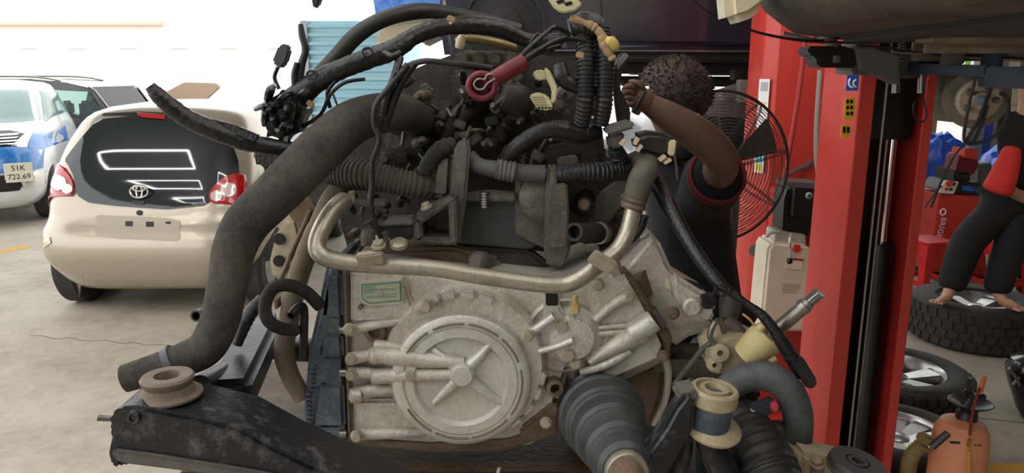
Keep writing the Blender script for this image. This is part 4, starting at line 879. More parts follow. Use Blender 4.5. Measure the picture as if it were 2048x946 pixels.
bm = bmesh.new(); prism(bm, [P(a, b, GY+.0) for a, b in ((1240, 545), (1252, 540), (1270, 560), (1345, 672), (1340, 720), (1326, 726), (1328, 690), (1262, 580))], (0, .05, 0), .004, 2); mk('joint_flange', bm, alu_brown, gb)
PR('flange_clip', [(1304, 626), (1314, 618), (1336, 652), (1328, 662)], GY-.012, .03, steel, gb, .003)
for px, py, r in ((1196, 569, 10), (1258, 593, 9), (1346, 626, 10), (1325, 712, 9)): BOLT(px, py, GY-.016, r, bolt_steel if px < 1300 else alu_brown, gb)
# struts left of the boss
T('strut', [(1058, 668, GY-.03, 9), (1080, 652, GY-.04, 9), (1108, 632, GY-.045, 10)], alu_clean, gb, n=12)
T('strut', [(1078, 702, GY-.03, 7), (1115, 692, GY-.04, 7), (1146, 680, GY-.045, 8)], alu_clean, gb, n=12)
PR('bracket_plate', [(1090, 590), (1118, 590), (1122, 620), (1140, 640), (1140, 670), (1108, 660), (1086, 640)], GY-.03, .05, alu_clean, gb, .005)
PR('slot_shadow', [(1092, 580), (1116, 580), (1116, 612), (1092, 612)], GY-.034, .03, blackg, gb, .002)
T('nipple', [(1150, 625, GY-.03, 10), (1150, 612, GY-.03, 10), (1150, 606, GY-.03, 11)], M('brass_cream', (206, 186, 124), .4, metal=.3), gb, n=6, sub=2)
T('nipple_tip', [(1150, 606, GY-.03, 6), (1150, 590, GY-.03, 7)], M('brass_cream', (206, 186, 124), .4), gb, n=10, sub=2)
# bell housing behind the flange
PR('bell_housing', [(1240, 545), (1262, 520), (1296, 480), (1318, 478), (1345, 540), (1352, 575), (1380, 600), (1432, 640), (1436, 660), (1380, 676), (1345, 700), (1310, 660)], GY+.05, .22, alu, gb, .012, 3)
PR('bell_rear', [(1340, 540), (1366, 560), (1426, 596), (1436, 625), (1420, 650), (1380, 640), (1352, 600)], GY+.0, .12, alu, gb, .01, 3)
PR('housing_sticker', [(1332, 554), (1356, 568), (1352, 588), (1330, 574)], GY-.001+.045, .004, M('sticker_cream', (214, 204, 172), .6), gb, 0)
T('round_boss', [(1276, 568, GY+.06, 26), (1296, 566, GY+.045, 27)], alu_brown, gb, n=24, sub=3)
for px, py, r in ((1382, 612, 15),): LA('blank_cap', [(.02, 0), (.02, .01), (.016, .014)], P(px, py, GY), (0, -1, 0), alu, gb, 20)
T('sensor_plug', [(1366, 562, GY+.03, 6), (1384, 570, GY+.03, 8), (1402, 580, GY+.03, 8)], plastic_black, gb, n=8, sub=3)
PR('lower_bell', [(1150, 780), (1230, 745), (1325, 715), (1336, 740), (1334, 790), (1312, 850), (1270, 900), (1180, 910), (1130, 905), (1118, 870)], GY+.06, .16, alu_brown, gb, .02, 3)
T('bell_edge', [(1326, 708, GY+.05, 10), (1336, 745, GY+.05, 8), (1330, 800, GY+.05, 7), (1306, 850, GY+.05, 6)], alu, gb, n=10)
# oil pan on the left side
pan = PR('oil_pan', [(652, 528), (684, 530), (690, 640), (694, 760), (702, 880), (690, 896), (640, 884), (610, 866), (606, 820), (616, 700), (634, 620)], GY+.0, .26, blackpan, gb, .014, 3)
for y0, y1 in ((545, 640), (668, 720), (768, 858)): PR('pan_panel', [(656-(y0-540)*.1, y0), (682+(y0-540)*.02, y0), (684+(y1-540)*.02, y1), (654-(y1-540)*.1, y1)], GY-.008, .03, blackpan, pan, .008, 2)
for py in (660, 745, 868): T('pan_bolt', [(680, py, GY-.004, 9), (694, py, GY-.004, 9)], steel, pan, n=10, sub=2)
for k in range(14): PR('pan_fin', [(612+(8 if k > 7 else 0), 850-k*9), (620+(8 if k > 7 else 0), 850-k*9), (620+(8 if k > 7 else 0), 854-k*9), (612+(8 if k > 7 else 0), 854-k*9)], GY-.01, .03, blackpan, pan, 0)
# ================================================================ ENGINE
en = thing('engine', 'grimy dark car engine with hoses and brackets standing above the gearbox', 'engine', P(960, 600, 1.8))
EY = 1.80
PR('engine_block', [(664, 400), (668, 330), (740, 262), (780, 215), (860, 200), (1130, 200), (1205, 250), (1215, 330), (1262, 360), (1262, 545), (1120, 572), (700, 530)], EY, .30, engine_dark, en, .02, 2)
PR('cylinder_head', [(790, 225), (800, 150), (850, 128), (900, 110), (1060, 104), (1150, 120), (1200, 130), (1212, 230), (1130, 240)], EY+.03, .28, engine_dark, en, .02, 2)
PR('valve_cover', [(905, 112), (925, 100), (1020, 102), (1046, 112), (1042, 134), (912, 132)], EY-.06, .12, bracket_dark, en, .008)
for k in range(4): PR('cover_rib', [(915+k*32, 104), (938+k*32, 104), (938+k*32, 128), (915+k*32, 128)], EY-.075, .03, alu_dark, en, .004)
PR('top_plate', [(640, 340), (664, 310), (690, 322), (690, 420), (650, 440), (636, 400)], EY+.02, .12, engine_dark, en, .01)
PR('intake_flange', [(770, 262), (820, 230), (862, 240), (872, 258), (862, 296), (790, 306), (764, 292)], EY-.07, .1, alu_dark, en, .008)
PR('head_plate', [(868, 215), (880, 200), (905, 215), (902, 280), (880, 292), (868, 270)], EY-.08, .08, alu_dark, en, .008)
PR('manifold_box', [(900, 140), (960, 138), (958, 190), (930, 210), (905, 200)], EY-.06, .1, alu_dark, en, .01)
PR('head_bracket', [(760, 300), (870, 292), (900, 300), (880, 340), (800, 352), (752, 330)], EY-.09, .1, engine_dark, en, .01)
for px, py, r in ((838, 250, 9), (886, 232, 8), (850, 178, 9), (770, 318, 8), (1010, 214, 10), (1120, 210, 9)): BOLT(px, py, EY-.085, r, alu_dark, en)
T('intake_runner', [(880, 300, EY-.05, 20), (900, 260, EY-.07, 22), (930, 225, EY-.06, 22), (980, 205, EY-.02, 20)], engine_dark, en)
T('intake_runner', [(1000, 300, EY-.05, 18), (1005, 250, EY-.07, 20), (1030, 215, EY-.05, 20)], engine_dark, en)
T('throttle_pipe', [(1000, 190, EY-.12, 26), (1030, 200, EY-.10, 34), (1050, 215, EY-.06, 36)], engine_dark, en, n=20)
T('breather_pipe', [(915, 85, EY-.1, 8), (925, 78, EY-.1, 9), (960, 80, EY-.1, 9), (1000, 88, EY-.08, 9), (1030, 96, EY-.06, 8)], M('brass_dull', (146, 128, 84), .4, metal=.6, col2=(110, 98, 70), scale=20), en)
LA('sensor_cap', [(.009, 0), (.011, .012), (.006, .03)], P(918, 96, EY-.12), (.3, -.2, 1), plastic_cream, en, 14)
# black/blue plate area under the hoses, centre
cp = PR('centre_plate', [(912, 392), (1090, 392), (1092, 480), (1060, 500), (910, 488)], 1.60, .03, M('dusty_plate', (54, 58, 60), .65, col2=(84, 84, 78), scale=26, amount=.6, bump=.25), en, .004)
PR('plate_step', [(918, 392), (975, 384), (1032, 388), (1032, 404), (918, 404)], 1.575, .04, bracket_dark, en, .004)
for px in (968,): 
    bm = bmesh.new(); lathe(bm, [(.008+.0015*(k % 2), k*.0028) for k in range(14)], P(px, 416, 1.57), (0, 0, 1), 12); mk('stud', bm, steel, en)
# cast mount bracket with flange
mb = PR('mount_flange', [(908, 300), (918, 280), (936, 276), (940, 300), (932, 400), (918, 490), (900, 492), (898, 420)], 1.54, .05, bracket_dark, en, .006)
PR('mount_barrel', [(868, 308), (908, 305), (902, 400), (856, 396)], 1.56, .10, bracket_dark, en, .012, 3)
PR('bracket_top', [(828, 432), (845, 420), (905, 392), (914, 400), (860, 436), (838, 452)], 1.50, .10, bracket_dark, en, .005)
PR('bracket_wall', [(826, 434), (842, 442), (846, 478), (830, 486), (824, 470)], 1.50, .10, bracket_dark, en, .005)
PR('bracket_base', [(828, 476), (908, 476), (910, 490), (892, 492), (832, 486)], 1.50, .10, bracket_dark, en, .005)
PR('bracket_web', [(836, 440), (908, 400), (908, 486), (836, 480)], 1.575, .03, alu_dark, en, .003)
PR('bracket_rim', [(896, 402), (912, 396), (914, 488), (900, 490)], 1.50, .08, bracket_dark, en, .004)
BOLT(853, 414, 1.49, 9, bolt_steel, en, axis=(-.3, -.2, 1))
# right bracket tower with round opening
PR('bracket_tower', [(1094, 342), (1108, 332), (1120, 340), (1126, 362), (1132, 400), (1142, 498), (1130, 534), (1094, 534), (1088, 500), (1090, 420)], 1.55, .08, bracket_dark, en, .006)
PR('tower_face', [(1104, 372), (1134, 366), (1138, 420), (1136, 496), (1096, 500), (1100, 430)], 1.53, .03, alu_dark, en, .004)
PR('side_wing', [(1030, 350), (1046, 355), (1044, 380), (1058, 400), (1094, 380), (1094, 500), (1030, 470)], 1.59, .03, bracket_dark, en, .004)
LA('bearing_cover', [(.055, -.02), (.052, .01), (.04, .018), (.001, .022)], P(1086, 396, 1.585), (0, -1, .1), alu_dark, en, 32)
PR('lower_shield', [(905, 492), (1060, 502), (1096, 530), (1130, 560), (1060, 566), (900, 545)], 1.6, .05, engine_dark, en, .008)
PR('left_shelf', [(700, 520), (760, 500), (900, 495), (1000, 520), (1000, 545), (880, 542), (700, 534)], 1.57, .12, alu_brown, en, .008)
T('domed_lug', [(950, 524, 1.5, 12), (956, 522, 1.52, 20), (965, 524, 1.56, 22)], bracket_dark, en, n=16)
# pulley and idler to the right
for nm, px, py, r, Y, mm in (('pulley', 1168, 398, 34, 1.66, rubber_dusty), ('idler', 1170, 412, 18, 1.6, plastic_black)):
    s2 = S(px, py, Y)*r; LA(nm, [(s2, -.02), (s2, -.01), (s2*.92, -.006), (s2, 0), (s2*.92, .004), (s2, .008), (s2*.6, .012), (s2*.55, .004), (s2*.2, .006), (s2*.2, .02)], P(px, py, Y), (.1, -1, .1), mm, en, 32)
BOLT(1169, 410, 1.575, 9, rust, en)
PR('belt_guard', [(1188, 400), (1262, 345), (1276, 352), (1260, 390), (1200, 470), (1180, 462)], 1.64, .04, bracket_dark, en, .005)
T('pipe_stub', [(1148, 464, 1.50, 19), (1170, 466, 1.55, 20), (1200, 466, 1.62, 21), (1218, 464, 1.68, 22)], rubber_dusty, en, hollow=.7, n=20)
T('stub_clamp', [(1196, 466, 1.6, 23), (1202, 466, 1.615, 23)], steel, en, n=20, sub=2)
T('pleated_conduit', [(1180, 520, 1.6, 7), (1210, 500, 1.58, 7), (1250, 490, 1.57, 7), (1280, 460, 1.56, 8), (1290, 430, 1.56, 8)], plastic_black, en, corr=(.006, .12), n=10)
PR('rear_cover', [(1218, 420), (1262, 400), (1290, 420), (1300, 500), (1270, 560), (1218, 540)], 1.76, .12, M('rusty_cover', (84, 60, 48), .6, col2=(50, 40, 34), scale=10), en, .02)
# hoses
big = T('sleeved_hose', [(860, 262, 1.80, 30), (815, 228, 1.64, 36), (765, 226, 1.55, 40), (705, 245, 1.49, 44), (650, 290, 1.44, 47), (600, 340, 1.41, 47), (545, 395, 1.38, 46), (495, 445, 1.36, 45), (468, 500, 1.34, 42), (455, 570, 1.32, 39), (440, 640, 1.30, 38), (412, 695, 1.28, 37), (365, 720, 1.26, 34), (320, 735, 1.25, 31), (250, 757, 1.24, 28)], hose_sleeve, en, n=28, sub=10, hollow=.8)
big['label'] = 'thick dusty woven-sleeve hose'
T('hose_clamp', [(352, 722, 1.257, 36), (338, 729, 1.254, 35)], M('clamp_tape', (70, 72, 78), .5), en, n=24, sub=2)
T('dusty_pipe', [(715, 350, 1.62, 22), (668, 395, 1.58, 23), (640, 450, 1.55, 22), (612, 510, 1.53, 21), (592, 570, 1.52, 21), (578, 640, 1.51, 20), (568, 700, 1.50, 20), (580, 750, 1.49, 19), (606, 796, 1.49, 18)], M('dusty_brown_hose', (86, 76, 62), .85, col2=(122, 110, 90), scale=9, bump=.3), en, n=20)
mp_ = T('metal_pipe', [(688, 402, 1.50, 19), (668, 420, 1.46, 19), (648, 450, 1.43, 19), (634, 485, 1.41, 18), (640, 508, 1.40, 18), (668, 520, 1.40, 18), (740, 530, 1.40, 17), (860, 536, 1.40, 17), (960, 552, 1.40, 17), (1060, 566, 1.40, 17), (1118, 570, 1.40, 17), (1152, 562, 1.40, 17), (1195, 532, 1.41, 17), (1235, 500, 1.43, 17), (1256, 460, 1.45, 17), (1268, 410, 1.46, 17)], pipe_steel, en, n=20, sub=8, hollow=.75)
T('rubber_elbow', [(1262, 420, 1.462, 23), (1270, 398, 1.465, 24), (1282, 360, 1.47, 26), (1294, 335, 1.50, 24), (1290, 318, 1.56, 22), (1260, 330, 1.66, 22)], M('dusty_elbow', (92, 86, 74), .75, col2=(66, 60, 52), scale=14, bump=.3), en, n=22)
for y in (398, 410): T('elbow_clamp', [(1266, y+3, 1.463, 26), (1268, y-3, 1.463, 26)], rust, en, n=20, sub=2)
BX('clamp_tab', P(1248, 394, 1.45), (.022, .01, .008), steel, en, rot=RY(15))
for px, py, r in ((742, 516, -8), (1205, 524, 32)):
    BX('pipe_bracket', P(px, py, 1.378), (.052, .016, .030), bolt_steel, en, rot=RY(r)@RX(30), bevel=.003)
BOLT(757, 492, 1.38, 11, bolt_steel, en, axis=(0, -.3, 1))
LA('oval_cap', [(.018, -.004), (.018, .004), (.014, .008)], P(798, 488, 1.47), (0, -.4, 1), bolt_steel, en, 20)
T('small_fitting', [(736, 490, 1.47, 14), (736, 474, 1.47, 15), (737, 460, 1.47, 12)], alu_dark, en, n=14, sub=2); T('small_fitting', [(704, 405, 1.5, 6), (704, 390, 1.5, 6), (703, 382, 1.5, 7)], bolt_steel, en, n=12, sub=2)
PR('fitting_plate', [(692, 402), (770, 405), (772, 414), (690, 410)], 1.5, .05, bracket_dark, en, .003)
PR('sensor_block', [(768, 452), (826, 450), (826, 480), (776, 480)], 1.5, .06, plastic_black, en, .004); PR('sensor_lid', [(768, 442), (824, 438), (828, 450), (768, 452)], 1.49, .06, plastic_grey, en, .003)
PR('cable_clip', [(754, 470), (774, 464), (776, 492), (768, 496), (764, 476)], 1.45, .015, alu_dark, en, .002)
T('loop_hose', [(640, 612, 1.46, 13), (612, 584, 1.44, 13), (575, 570, 1.42, 13), (545, 578, 1.41, 13), (530, 610, 1.40, 13), (536, 640, 1.40, 13), (560, 656, 1.41, 13), (592, 660, 1.44, 13)], rubber_dusty, en, n=16)
T('spout', [(582, 632, 1.40, 9), (592, 620, 1.42, 10), (604, 614, 1.44, 10), (608, 640, 1.44, 9), (606, 720, 1.44, 8)], plastic_black, en, n=14, hollow=.65)
T('vacuum_pipe', [(524, 600, 1.5, 13), (504, 622, 1.47, 14), (488, 650, 1.45, 14), (474, 690, 1.44, 10)], plastic_black, en, n=14, corr=(.014, .03))
T('pipe_end', [(392, 632, 1.4, 12), (404, 628, 1.42, 12), (430, 622, 1.44, 12)], plastic_black, en, n=14, hollow=.7)
T('ribbed_hose', [(655, 345, 1.60, 22), (690, 348, 1.58, 28), (740, 352, 1.56, 29), (790, 362, 1.56, 27), (840, 372, 1.57, 25), (870, 376, 1.6, 22)], M('ribbed_grime', (58, 55, 50), .75, col2=(88, 82, 70), scale=20, bump=.3), en, corr=(.010, .05), n=20)
T('ribbed_hose', [(870, 372, 1.58, 12), (850, 345, 1.57, 15), (880, 300, 1.56, 18), (910, 290, 1.57, 16)], rubber_dusty, en, corr=(.012, .05), n=16)
T('cross_hose', [(938, 318, 1.58, 20), (960, 332, 1.57, 16), (1000, 340, 1.56, 18), (1050, 346, 1.56, 18), (1090, 348, 1.56, 18)], M('taped_grey', (52, 54, 58), .55, col2=(84, 84, 82), scale=30, bump=.4), en, n=18)
T('cross_hose', [(1115, 350, 1.56, 18), (1160, 346, 1.55, 19), (1210, 344, 1.56, 20), (1262, 338, 1.6, 20)], plastic_black, en, corr=(.009, .05), n=18)
T('hose_joint', [(992, 338, 1.555, 20), (1030, 344, 1.555, 22)], M('joint_grey', (100, 98, 92), .6, col2=(70, 68, 62), scale=30), en, corr=(.008, .04), n=18)
T('arch_hose', [(1008, 322, 1.57, 15), (1035, 292, 1.55, 16), (1075, 266, 1.54, 17), (1120, 258, 1.54, 18), (1160, 268, 1.55, 18), (1195, 262, 1.57, 18)], tape, en, n=18, lump=.04)
PR('solenoid', [(1090, 296), (1130, 286), (1160, 296), (1166, 322), (1096, 336)], 1.62, .06, plastic_black, en, .006); PR('solenoid', [(1116, 318), (1156, 312), (1158, 332), (1116, 336)], 1.58, .04, alu_dark, en, .004)
PR('grey_coil_box', [(1208, 256), (1264, 240), (1272, 256), (1218, 272)], 1.52, .06, plastic_grey, en, .005); PR('coil_body', [(1216, 272), (1250, 264), (1246, 296), (1220, 298)], 1.53, .05, M('coil_grey', (72, 66, 66), .6), en, .005)
T('coil_boot', [(1230, 296, 1.55, 14), (1240, 320, 1.58, 18), (1250, 338, 1.6, 16)], rubber, en, corr=(.012, .08), n=14)
PR('metal_tab_box', [(1268, 272), (1300, 264), (1340, 268), (1356, 282), (1350, 312), (1318, 318), (1276, 306)], 1.5, .07, plastic_black, en, .012, 3)
PR('clip_frame', [(1340, 282), (1354, 280), (1350, 312), (1338, 312)], 1.485, .02, plastic_cream, en, .003)
for k, (px, py) in enumerate(((1272, 282), (1278, 296), (1246, 284), (1324, 316), (1334, 322))): BX('terminal', P(px, py, 1.49), (.007, .02, .016), M('tin_terminal', (214, 196, 170), .4, metal=.4), en, rot=RY(25+k*9), bevel=.001)
PR('tan_plate', [(538, 520), (552, 462), (572, 440), (592, 434), (600, 470), (588, 530), (568, 556), (544, 560)], 1.66, .03, M('tan_bracket', (150, 138, 112), .7, col2=(180, 170, 144), scale=8), en, .008)
for py in (478, 522): LA('plate_hole', [(.014, 0), (.013, .003), (.009, .003)], P(558, py, 1.655), (0, -1, 0), blackg, en, 18)
T('stay_rod', [(622, 420, 1.6, 5), (590, 490, 1.58, 5), (560, 560, 1.56, 5)], rust, en, n=8); LA('hanger_ring', [(.03, 0), (.03, .02)], P(610, 420, 1.62), (0, -1, 0), rust, en, 20)
PR('small_hinge', [(548, 600), (556, 596), (558, 616), (550, 620)], 1.5, .02, rust, en, .002)
PR('left_cover', [(600, 300), (640, 280), (664, 330), (660, 420), (630, 440), (600, 400)], 1.9, .15, engine_dark, en, .02)
# the dense small fittings of the bay
random.seed(21)
fit = [engine_dark, alu_dark, alu_dark, bracket_dark, plastic_black, rubber_dusty, alu_brown]
for k in range(110):
    px = random.uniform(770, 1200); py = random.uniform(150, 335)
    if 1225 < px < 1250: continue
    Y = EY-.05-random.uniform(0, .06); r = random.uniform(5, 13); s3 = S(px, py, Y); q = random.random()
    if q < .4: BX('fitting', P(px, py, Y), (r*2.4*s3, .05, r*1.6*s3), random.choice(fit), en, rot=RY(random.uniform(-40, 40)), bevel=.003)
    elif q < .65: LA('fitting', [(r*s3, 0), (r*s3, .03), (r*.6*s3, .035), (r*.5*s3, .05)], P(px, py, Y), (random.uniform(-.5, .5), -1, random.uniform(-.3, .6)), random.choice(fit), en, 14)
    else:
        a = random.uniform(0, 3.1); l = random.uniform(25, 60)
        T('fuel_line', [(px, py, Y, 4), (px+l*.5*math.cos(a), py+l*.5*math.sin(a)+random.uniform(-12, 12), Y-.03, 4), (px+l*math.cos(a), py+l*math.sin(a), Y, 4)], random.choice(fit), en, n=8, sub=4)
for k in range(26):
    px = random.uniform(700, 900); py = random.uniform(380, 470); Y = random.uniform(1.58, 1.66); r = random.uniform(5, 11); s3 = S(px, py, Y)
    if random.random() < .5: BX('fitting', P(px, py, Y), (r*2.6*s3, .06, r*1.8*s3), random.choice(fit+[alu_brown]), en, rot=RY(random.uniform(-25, 25)), bevel=.003)
    else: LA('fitting', [(r*s3, 0), (r*s3, .03), (r*.6*s3, .035)], P(px, py, Y), (random.uniform(-.5, .5), -1, random.uniform(0, .8)), random.choice(fit), en, 14)
# ================================================================ WIRING HARNESS
wh = thing('wiring_harness', 'tangled black taped wiring harness draped over the engine top', 'wiring harness', P(760, 250, 1.6))
T('main_loom', [(560, 240, 1.50, 30), (600, 190, 1.50, 26), (640, 160, 1.50, 21), (690, 135, 1.50, 20), (740, 117, 1.51, 20), (790, 98, 1.52, 20), (830, 72, 1.54, 17), (880, 55, 1.56, 17), (940, 50, 1.58, 18), (1000, 58, 1.60, 17), (1060, 82, 1.62, 14), (1120, 80, 1.62, 14)], tape, wh, n=18, sub=8, lump=.05)
T('arch_loom', [(640, 150, 1.55, 17), (672, 116, 1.56, 17), (710, 74, 1.57, 17), (755, 44, 1.58, 16), (810, 26, 1.60, 16), (860, 22, 1.62, 15), (915, 30, 1.63, 14), (975, 42, 1.64, 13), (1040, 60, 1.65, 12)], rubber, wh, n=18, sub=8)
T('drooping_loom', [(600, 302, 1.46, 16), (545, 294, 1.44, 17), (490, 284, 1.42, 18), (430, 262, 1.40, 19), (380, 240, 1.39, 19), (345, 216, 1.38, 18), (318, 192, 1.37, 16), (300, 172, 1.365, 11)], tape, wh, n=18, sub=8, lump=.05)
PR('loose_tape', [(345, 207), (420, 238), (470, 250), (520, 272), (510, 284), (440, 262), (380, 236)], 1.40, .012, tape, wh, .003)
PR('fuse_block', [(518, 210), (540, 182), (580, 178), (612, 200), (606, 246), (580, 282), (540, 290), (514, 262)], 1.46, .08, tape, wh, .02, 3)
PR('fuse_block', [(500, 290), (590, 290), (598, 330), (560, 350), (510, 345)], 1.52, .08, tape, wh, .015, 3)
for k in range(16):
    px = random.uniform(528, 600); py = random.uniform(192, 280); l = 40
    a = random.uniform(0, 6.28); T('loose_wire', [(px, py, 1.47, 6), (px+l*.4*math.cos(a), py+l*.4*math.sin(a), 1.445, 7), (px+l*.8*math.cos(a), py+l*.8*math.sin(a)+6, 1.475, 5)], tape, wh, n=6, sub=4)
PR('plug', [(556, 92), (570, 86), (580, 98), (572, 126), (560, 138), (543, 124)], 1.5, .02, M('plug_haze', (60, 60, 64), .6), wh, .004)
T('plug_wire', [(556, 134, 1.51, 4), (549, 155, 1.51, 4), (558, 178, 1.51, 4)], tape, wh, n=8)
T('upright_sleeve', [(601, 48, 1.5, 5), (604, 70, 1.5, 7), (611, 100, 1.5, 7), (603, 130, 1.5, 8), (597, 170, 1.5, 9)], rubber, wh, n=12)
T('upright_sleeve', [(594, 125, 1.49, 5), (588, 150, 1.49, 6), (590, 178, 1.49, 6)], tape, wh, n=10)
PR('plug', [(622, -6), (642, -6), (636, 12), (626, 16)], 1.5, .02, plastic_black, wh, .003); T('plug_wire', [(640, -2, 1.5, 2), (690, -40, 1.55, 2), (760, -60, 1.6, 2)], tape, wh, n=6)
for pts in ([(590, 262, 1.5, 4), (640, 230, 1.49, 4), (660, 190, 1.48, 4), (690, 165, 1.48, 4), (730, 158, 1.49, 4)], [(660, 215, 1.5, 4), (655, 185, 1.49, 4), (672, 160, 1.49, 4)], [(665, 185, 1.47, 2), (676, 215, 1.47, 2)]): T('branch_wire', pts, tape, wh, n=8)
dn = T('drop_wire', [(815, 130, 1.46, 7), (782, 170, 1.44, 6), (752, 210, 1.42, 6), (748, 250, 1.42, 6), (758, 280, 1.42, 6), (744, 325, 1.42, 6), (744, 370, 1.42, 6), (742, 410, 1.42, 6), (752, 450, 1.43, 5), (762, 476, 1.44, 5)], rubber, wh, n=12, sub=8)
for pts in ([(800, 115, 1.47, 8), (790, 150, 1.45, 8), (775, 190, 1.45, 8), (765, 230, 1.46, 8)], [(830, 126, 1.47, 8), (805, 160, 1.46, 8), (785, 205, 1.46, 9), (770, 250, 1.48, 8)], [(770, 105, 1.48, 6), (785, 112, 1.46, 6), (800, 105, 1.47, 6)]): T('branch_wire', pts, tape, wh, n=10)
T('cross_wire', [(815, 132, 1.47, 6), (850, 122, 1.46, 6), (900, 126, 1.46, 6), (950, 130, 1.46, 6), (985, 136, 1.46, 6)], rubber, wh, n=10)
for pts in ([(1035, 120, 1.45, 5), (1070, 85, 1.46, 5), (1110, 55, 1.5, 5), (1140, 70, 1.52, 5)], [(1045, 125, 1.46, 5), (1085, 95, 1.47, 5), (1130, 78, 1.52, 5), (1170, 80, 1.53, 5)], [(1040, 130, 1.47, 4), (1080, 105, 1.48, 4), (1120, 92, 1.53, 4)], [(1060, 85, 1.49, 3), (1075, 68, 1.49, 3), (1085, 75, 1.49, 3)]): T('battery_lead', pts, tape, wh, n=8)
# red battery clamp boot
T('red_boot', [(1048, 124, 1.44, 17), (1020, 140, 1.43, 17), (985, 160, 1.42, 17), (972, 166, 1.42, 19)], darkred, wh, n=18, sub=4)
bm = bmesh.new(); cc = P(964, 172, 1.40); s4 = S(964, 172, 1.40); tube(bm, [(cc.x+26*s4*math.cos(k*.524), cc.y, cc.z+24*s4*math.sin(k*.524), 7*s4) for k in range(13)], n=10, sub=3, caps=False); mk('boot_rim', bm, darkred, wh)
LA('boot_cup', [(28*s4, -.05), (28*s4, -.01), (22*s4, 0), (22*s4, -.02), (.001, -.02)], cc, (0, -1, 0), darkred, wh, 28)
bm = bmesh.new(); tube(bm, [(*P(a, b, 1.392), 2.4*s4) for a, b in ((985, 148), (974, 150), (970, 158), (956, 158), (948, 168), (954, 178), (966, 178), (974, 168), (982, 162), (990, 158))], n=8, sub=4); mk('terminal_clip', bm, steel, wh)
# conduits
for px in (1170, 1208): T('corrugated_conduit', [(px-6, 60, 1.56, 17), (px+2, 110, 1.54, 18), (px+2, 160, 1.53, 18), (px, 205, 1.53, 17), (px-6, 245, 1.55, 15)], plastic_black, wh, corr=(.0085, .07), n=16)
T('conduit_cap', [(1140, 60, 1.56, 20), (1170, 52, 1.56, 28), (1200, 60, 1.56, 24)], tape, wh, n=16, lump=.05)
T('loom_tail', [(1120, 130, 1.55, 16), (1130, 160, 1.54, 16), (1160, 175, 1.54, 14), (1190, 180, 1.55, 12)], tape, wh, n=12, lump=.08)
# connectors, cream
cn = M('connector_cream', (206, 200, 160), .5, col2=(176, 168, 126), scale=40)
def conn(poly, Y, name='connector', mat=cn): return PR(name, poly, Y, .022, mat, wh, .003)
conn([(1064, 146), (1078, 138), (1092, 142), (1096, 158), (1074, 162)], 1.46); PR('connector_latch', [(1088, 134), (1098, 138), (1116, 176), (1112, 204), (1102, 208), (1104, 180), (1094, 160)], 1.45, .015, cn, wh, .003)
k9 = conn([(1058, 192), (1076, 184), (1094, 190), (1104, 204), (1106, 216), (1098, 222), (1074, 218)], 1.45)
for k in range(4): PR('pin_slot', [(1076+k*7, 213), (1080+k*7, 214), (1080+k*7, 218), (1076+k*7, 217)], 1.448, .004, blackg, k9, 0)
for k in range(4): PR('pin_row', [(1064+k*2, 194+k*5), (1088+k*3, 194+k*5), (1088+k*3, 195.5+k*5), (1064+k*2, 195.5+k*5)], 1.449, .003, M('connector_line', (120, 112, 80), .6), k9, 0)
k8 = conn([(1096, -4), (1150, -6), (1166, 8), (1150, 22), (1124, 26), (1108, 14)], 1.5)
for k in range(2): PR('pin_slot', [(1112+k*16, 2+k*4), (1126+k*16, -2+k*4), (1130+k*16, 4+k*4), (1116+k*16, 8+k*4)], 1.498, .004, blackg, k8, 0)
mtape = M('masking_tape', (172, 146, 104), .7, col2=(140, 112, 80), scale=20)
T('masking_tape', [(1140, 35, 1.52, 8), (1165, 44, 1.52, 6), (1185, 52, 1.52, 8), (1200, 66, 1.52, 8), (1210, 90, 1.52, 10), (1226, 120, 1.52, 8)], mtape, wh, n=10, lump=.2)
T('masking_tape', [(1212, 80, 1.52, 8), (1224, 84, 1.51, 11), (1232, 98, 1.52, 8)], M('tape_yellow', (196, 176, 96), .6), wh, n=10, lump=.15)
for px, py, r in ((902, 38, 20), (621, 208, 40), (1160, 110, 10)): BX('tape_scrap', P(px, py, 1.47), (.016, .006, .012), mtape, wh, rot=RY(r), bevel=.002)
T('cable_tie', [(898, 36, 1.5, 4), (903, 42, 1.5, 4), (900, 48, 1.5, 3)], M('tie_pink', (210, 190, 176), .5), wh, n=6)
for px, py in ((735, 104), (624, 150)): 
    bm = bmesh.new(); cc = P(px, py, 1.48); tube(bm, [(cc.x+.010*math.cos(k*.524), cc.y, cc.z+.008*math.sin(k*.524), .0025) for k in range(13)], n=6, sub=1, caps=False); mk('loom_clip', bm, plastic_black, wh)
# strap bracket by the mechanic's head
PR('strap_bracket', [(1236, 112), (1250, 104), (1260, 110), (1256, 124), (1244, 148), (1240, 176), (1252, 200), (1262, 222), (1258, 262), (1238, 256), (1232, 212), (1228, 170), (1230, 138)], 1.58, .03, plastic_black, wh, .004)
PR('strap_tip', [(1234, 122), (1250, 105), (1259, 111), (1240, 134), (1236, 140)], 1.572, .012, M('strap_grey', (150, 150, 152), .4, metal=.5), wh, .002)
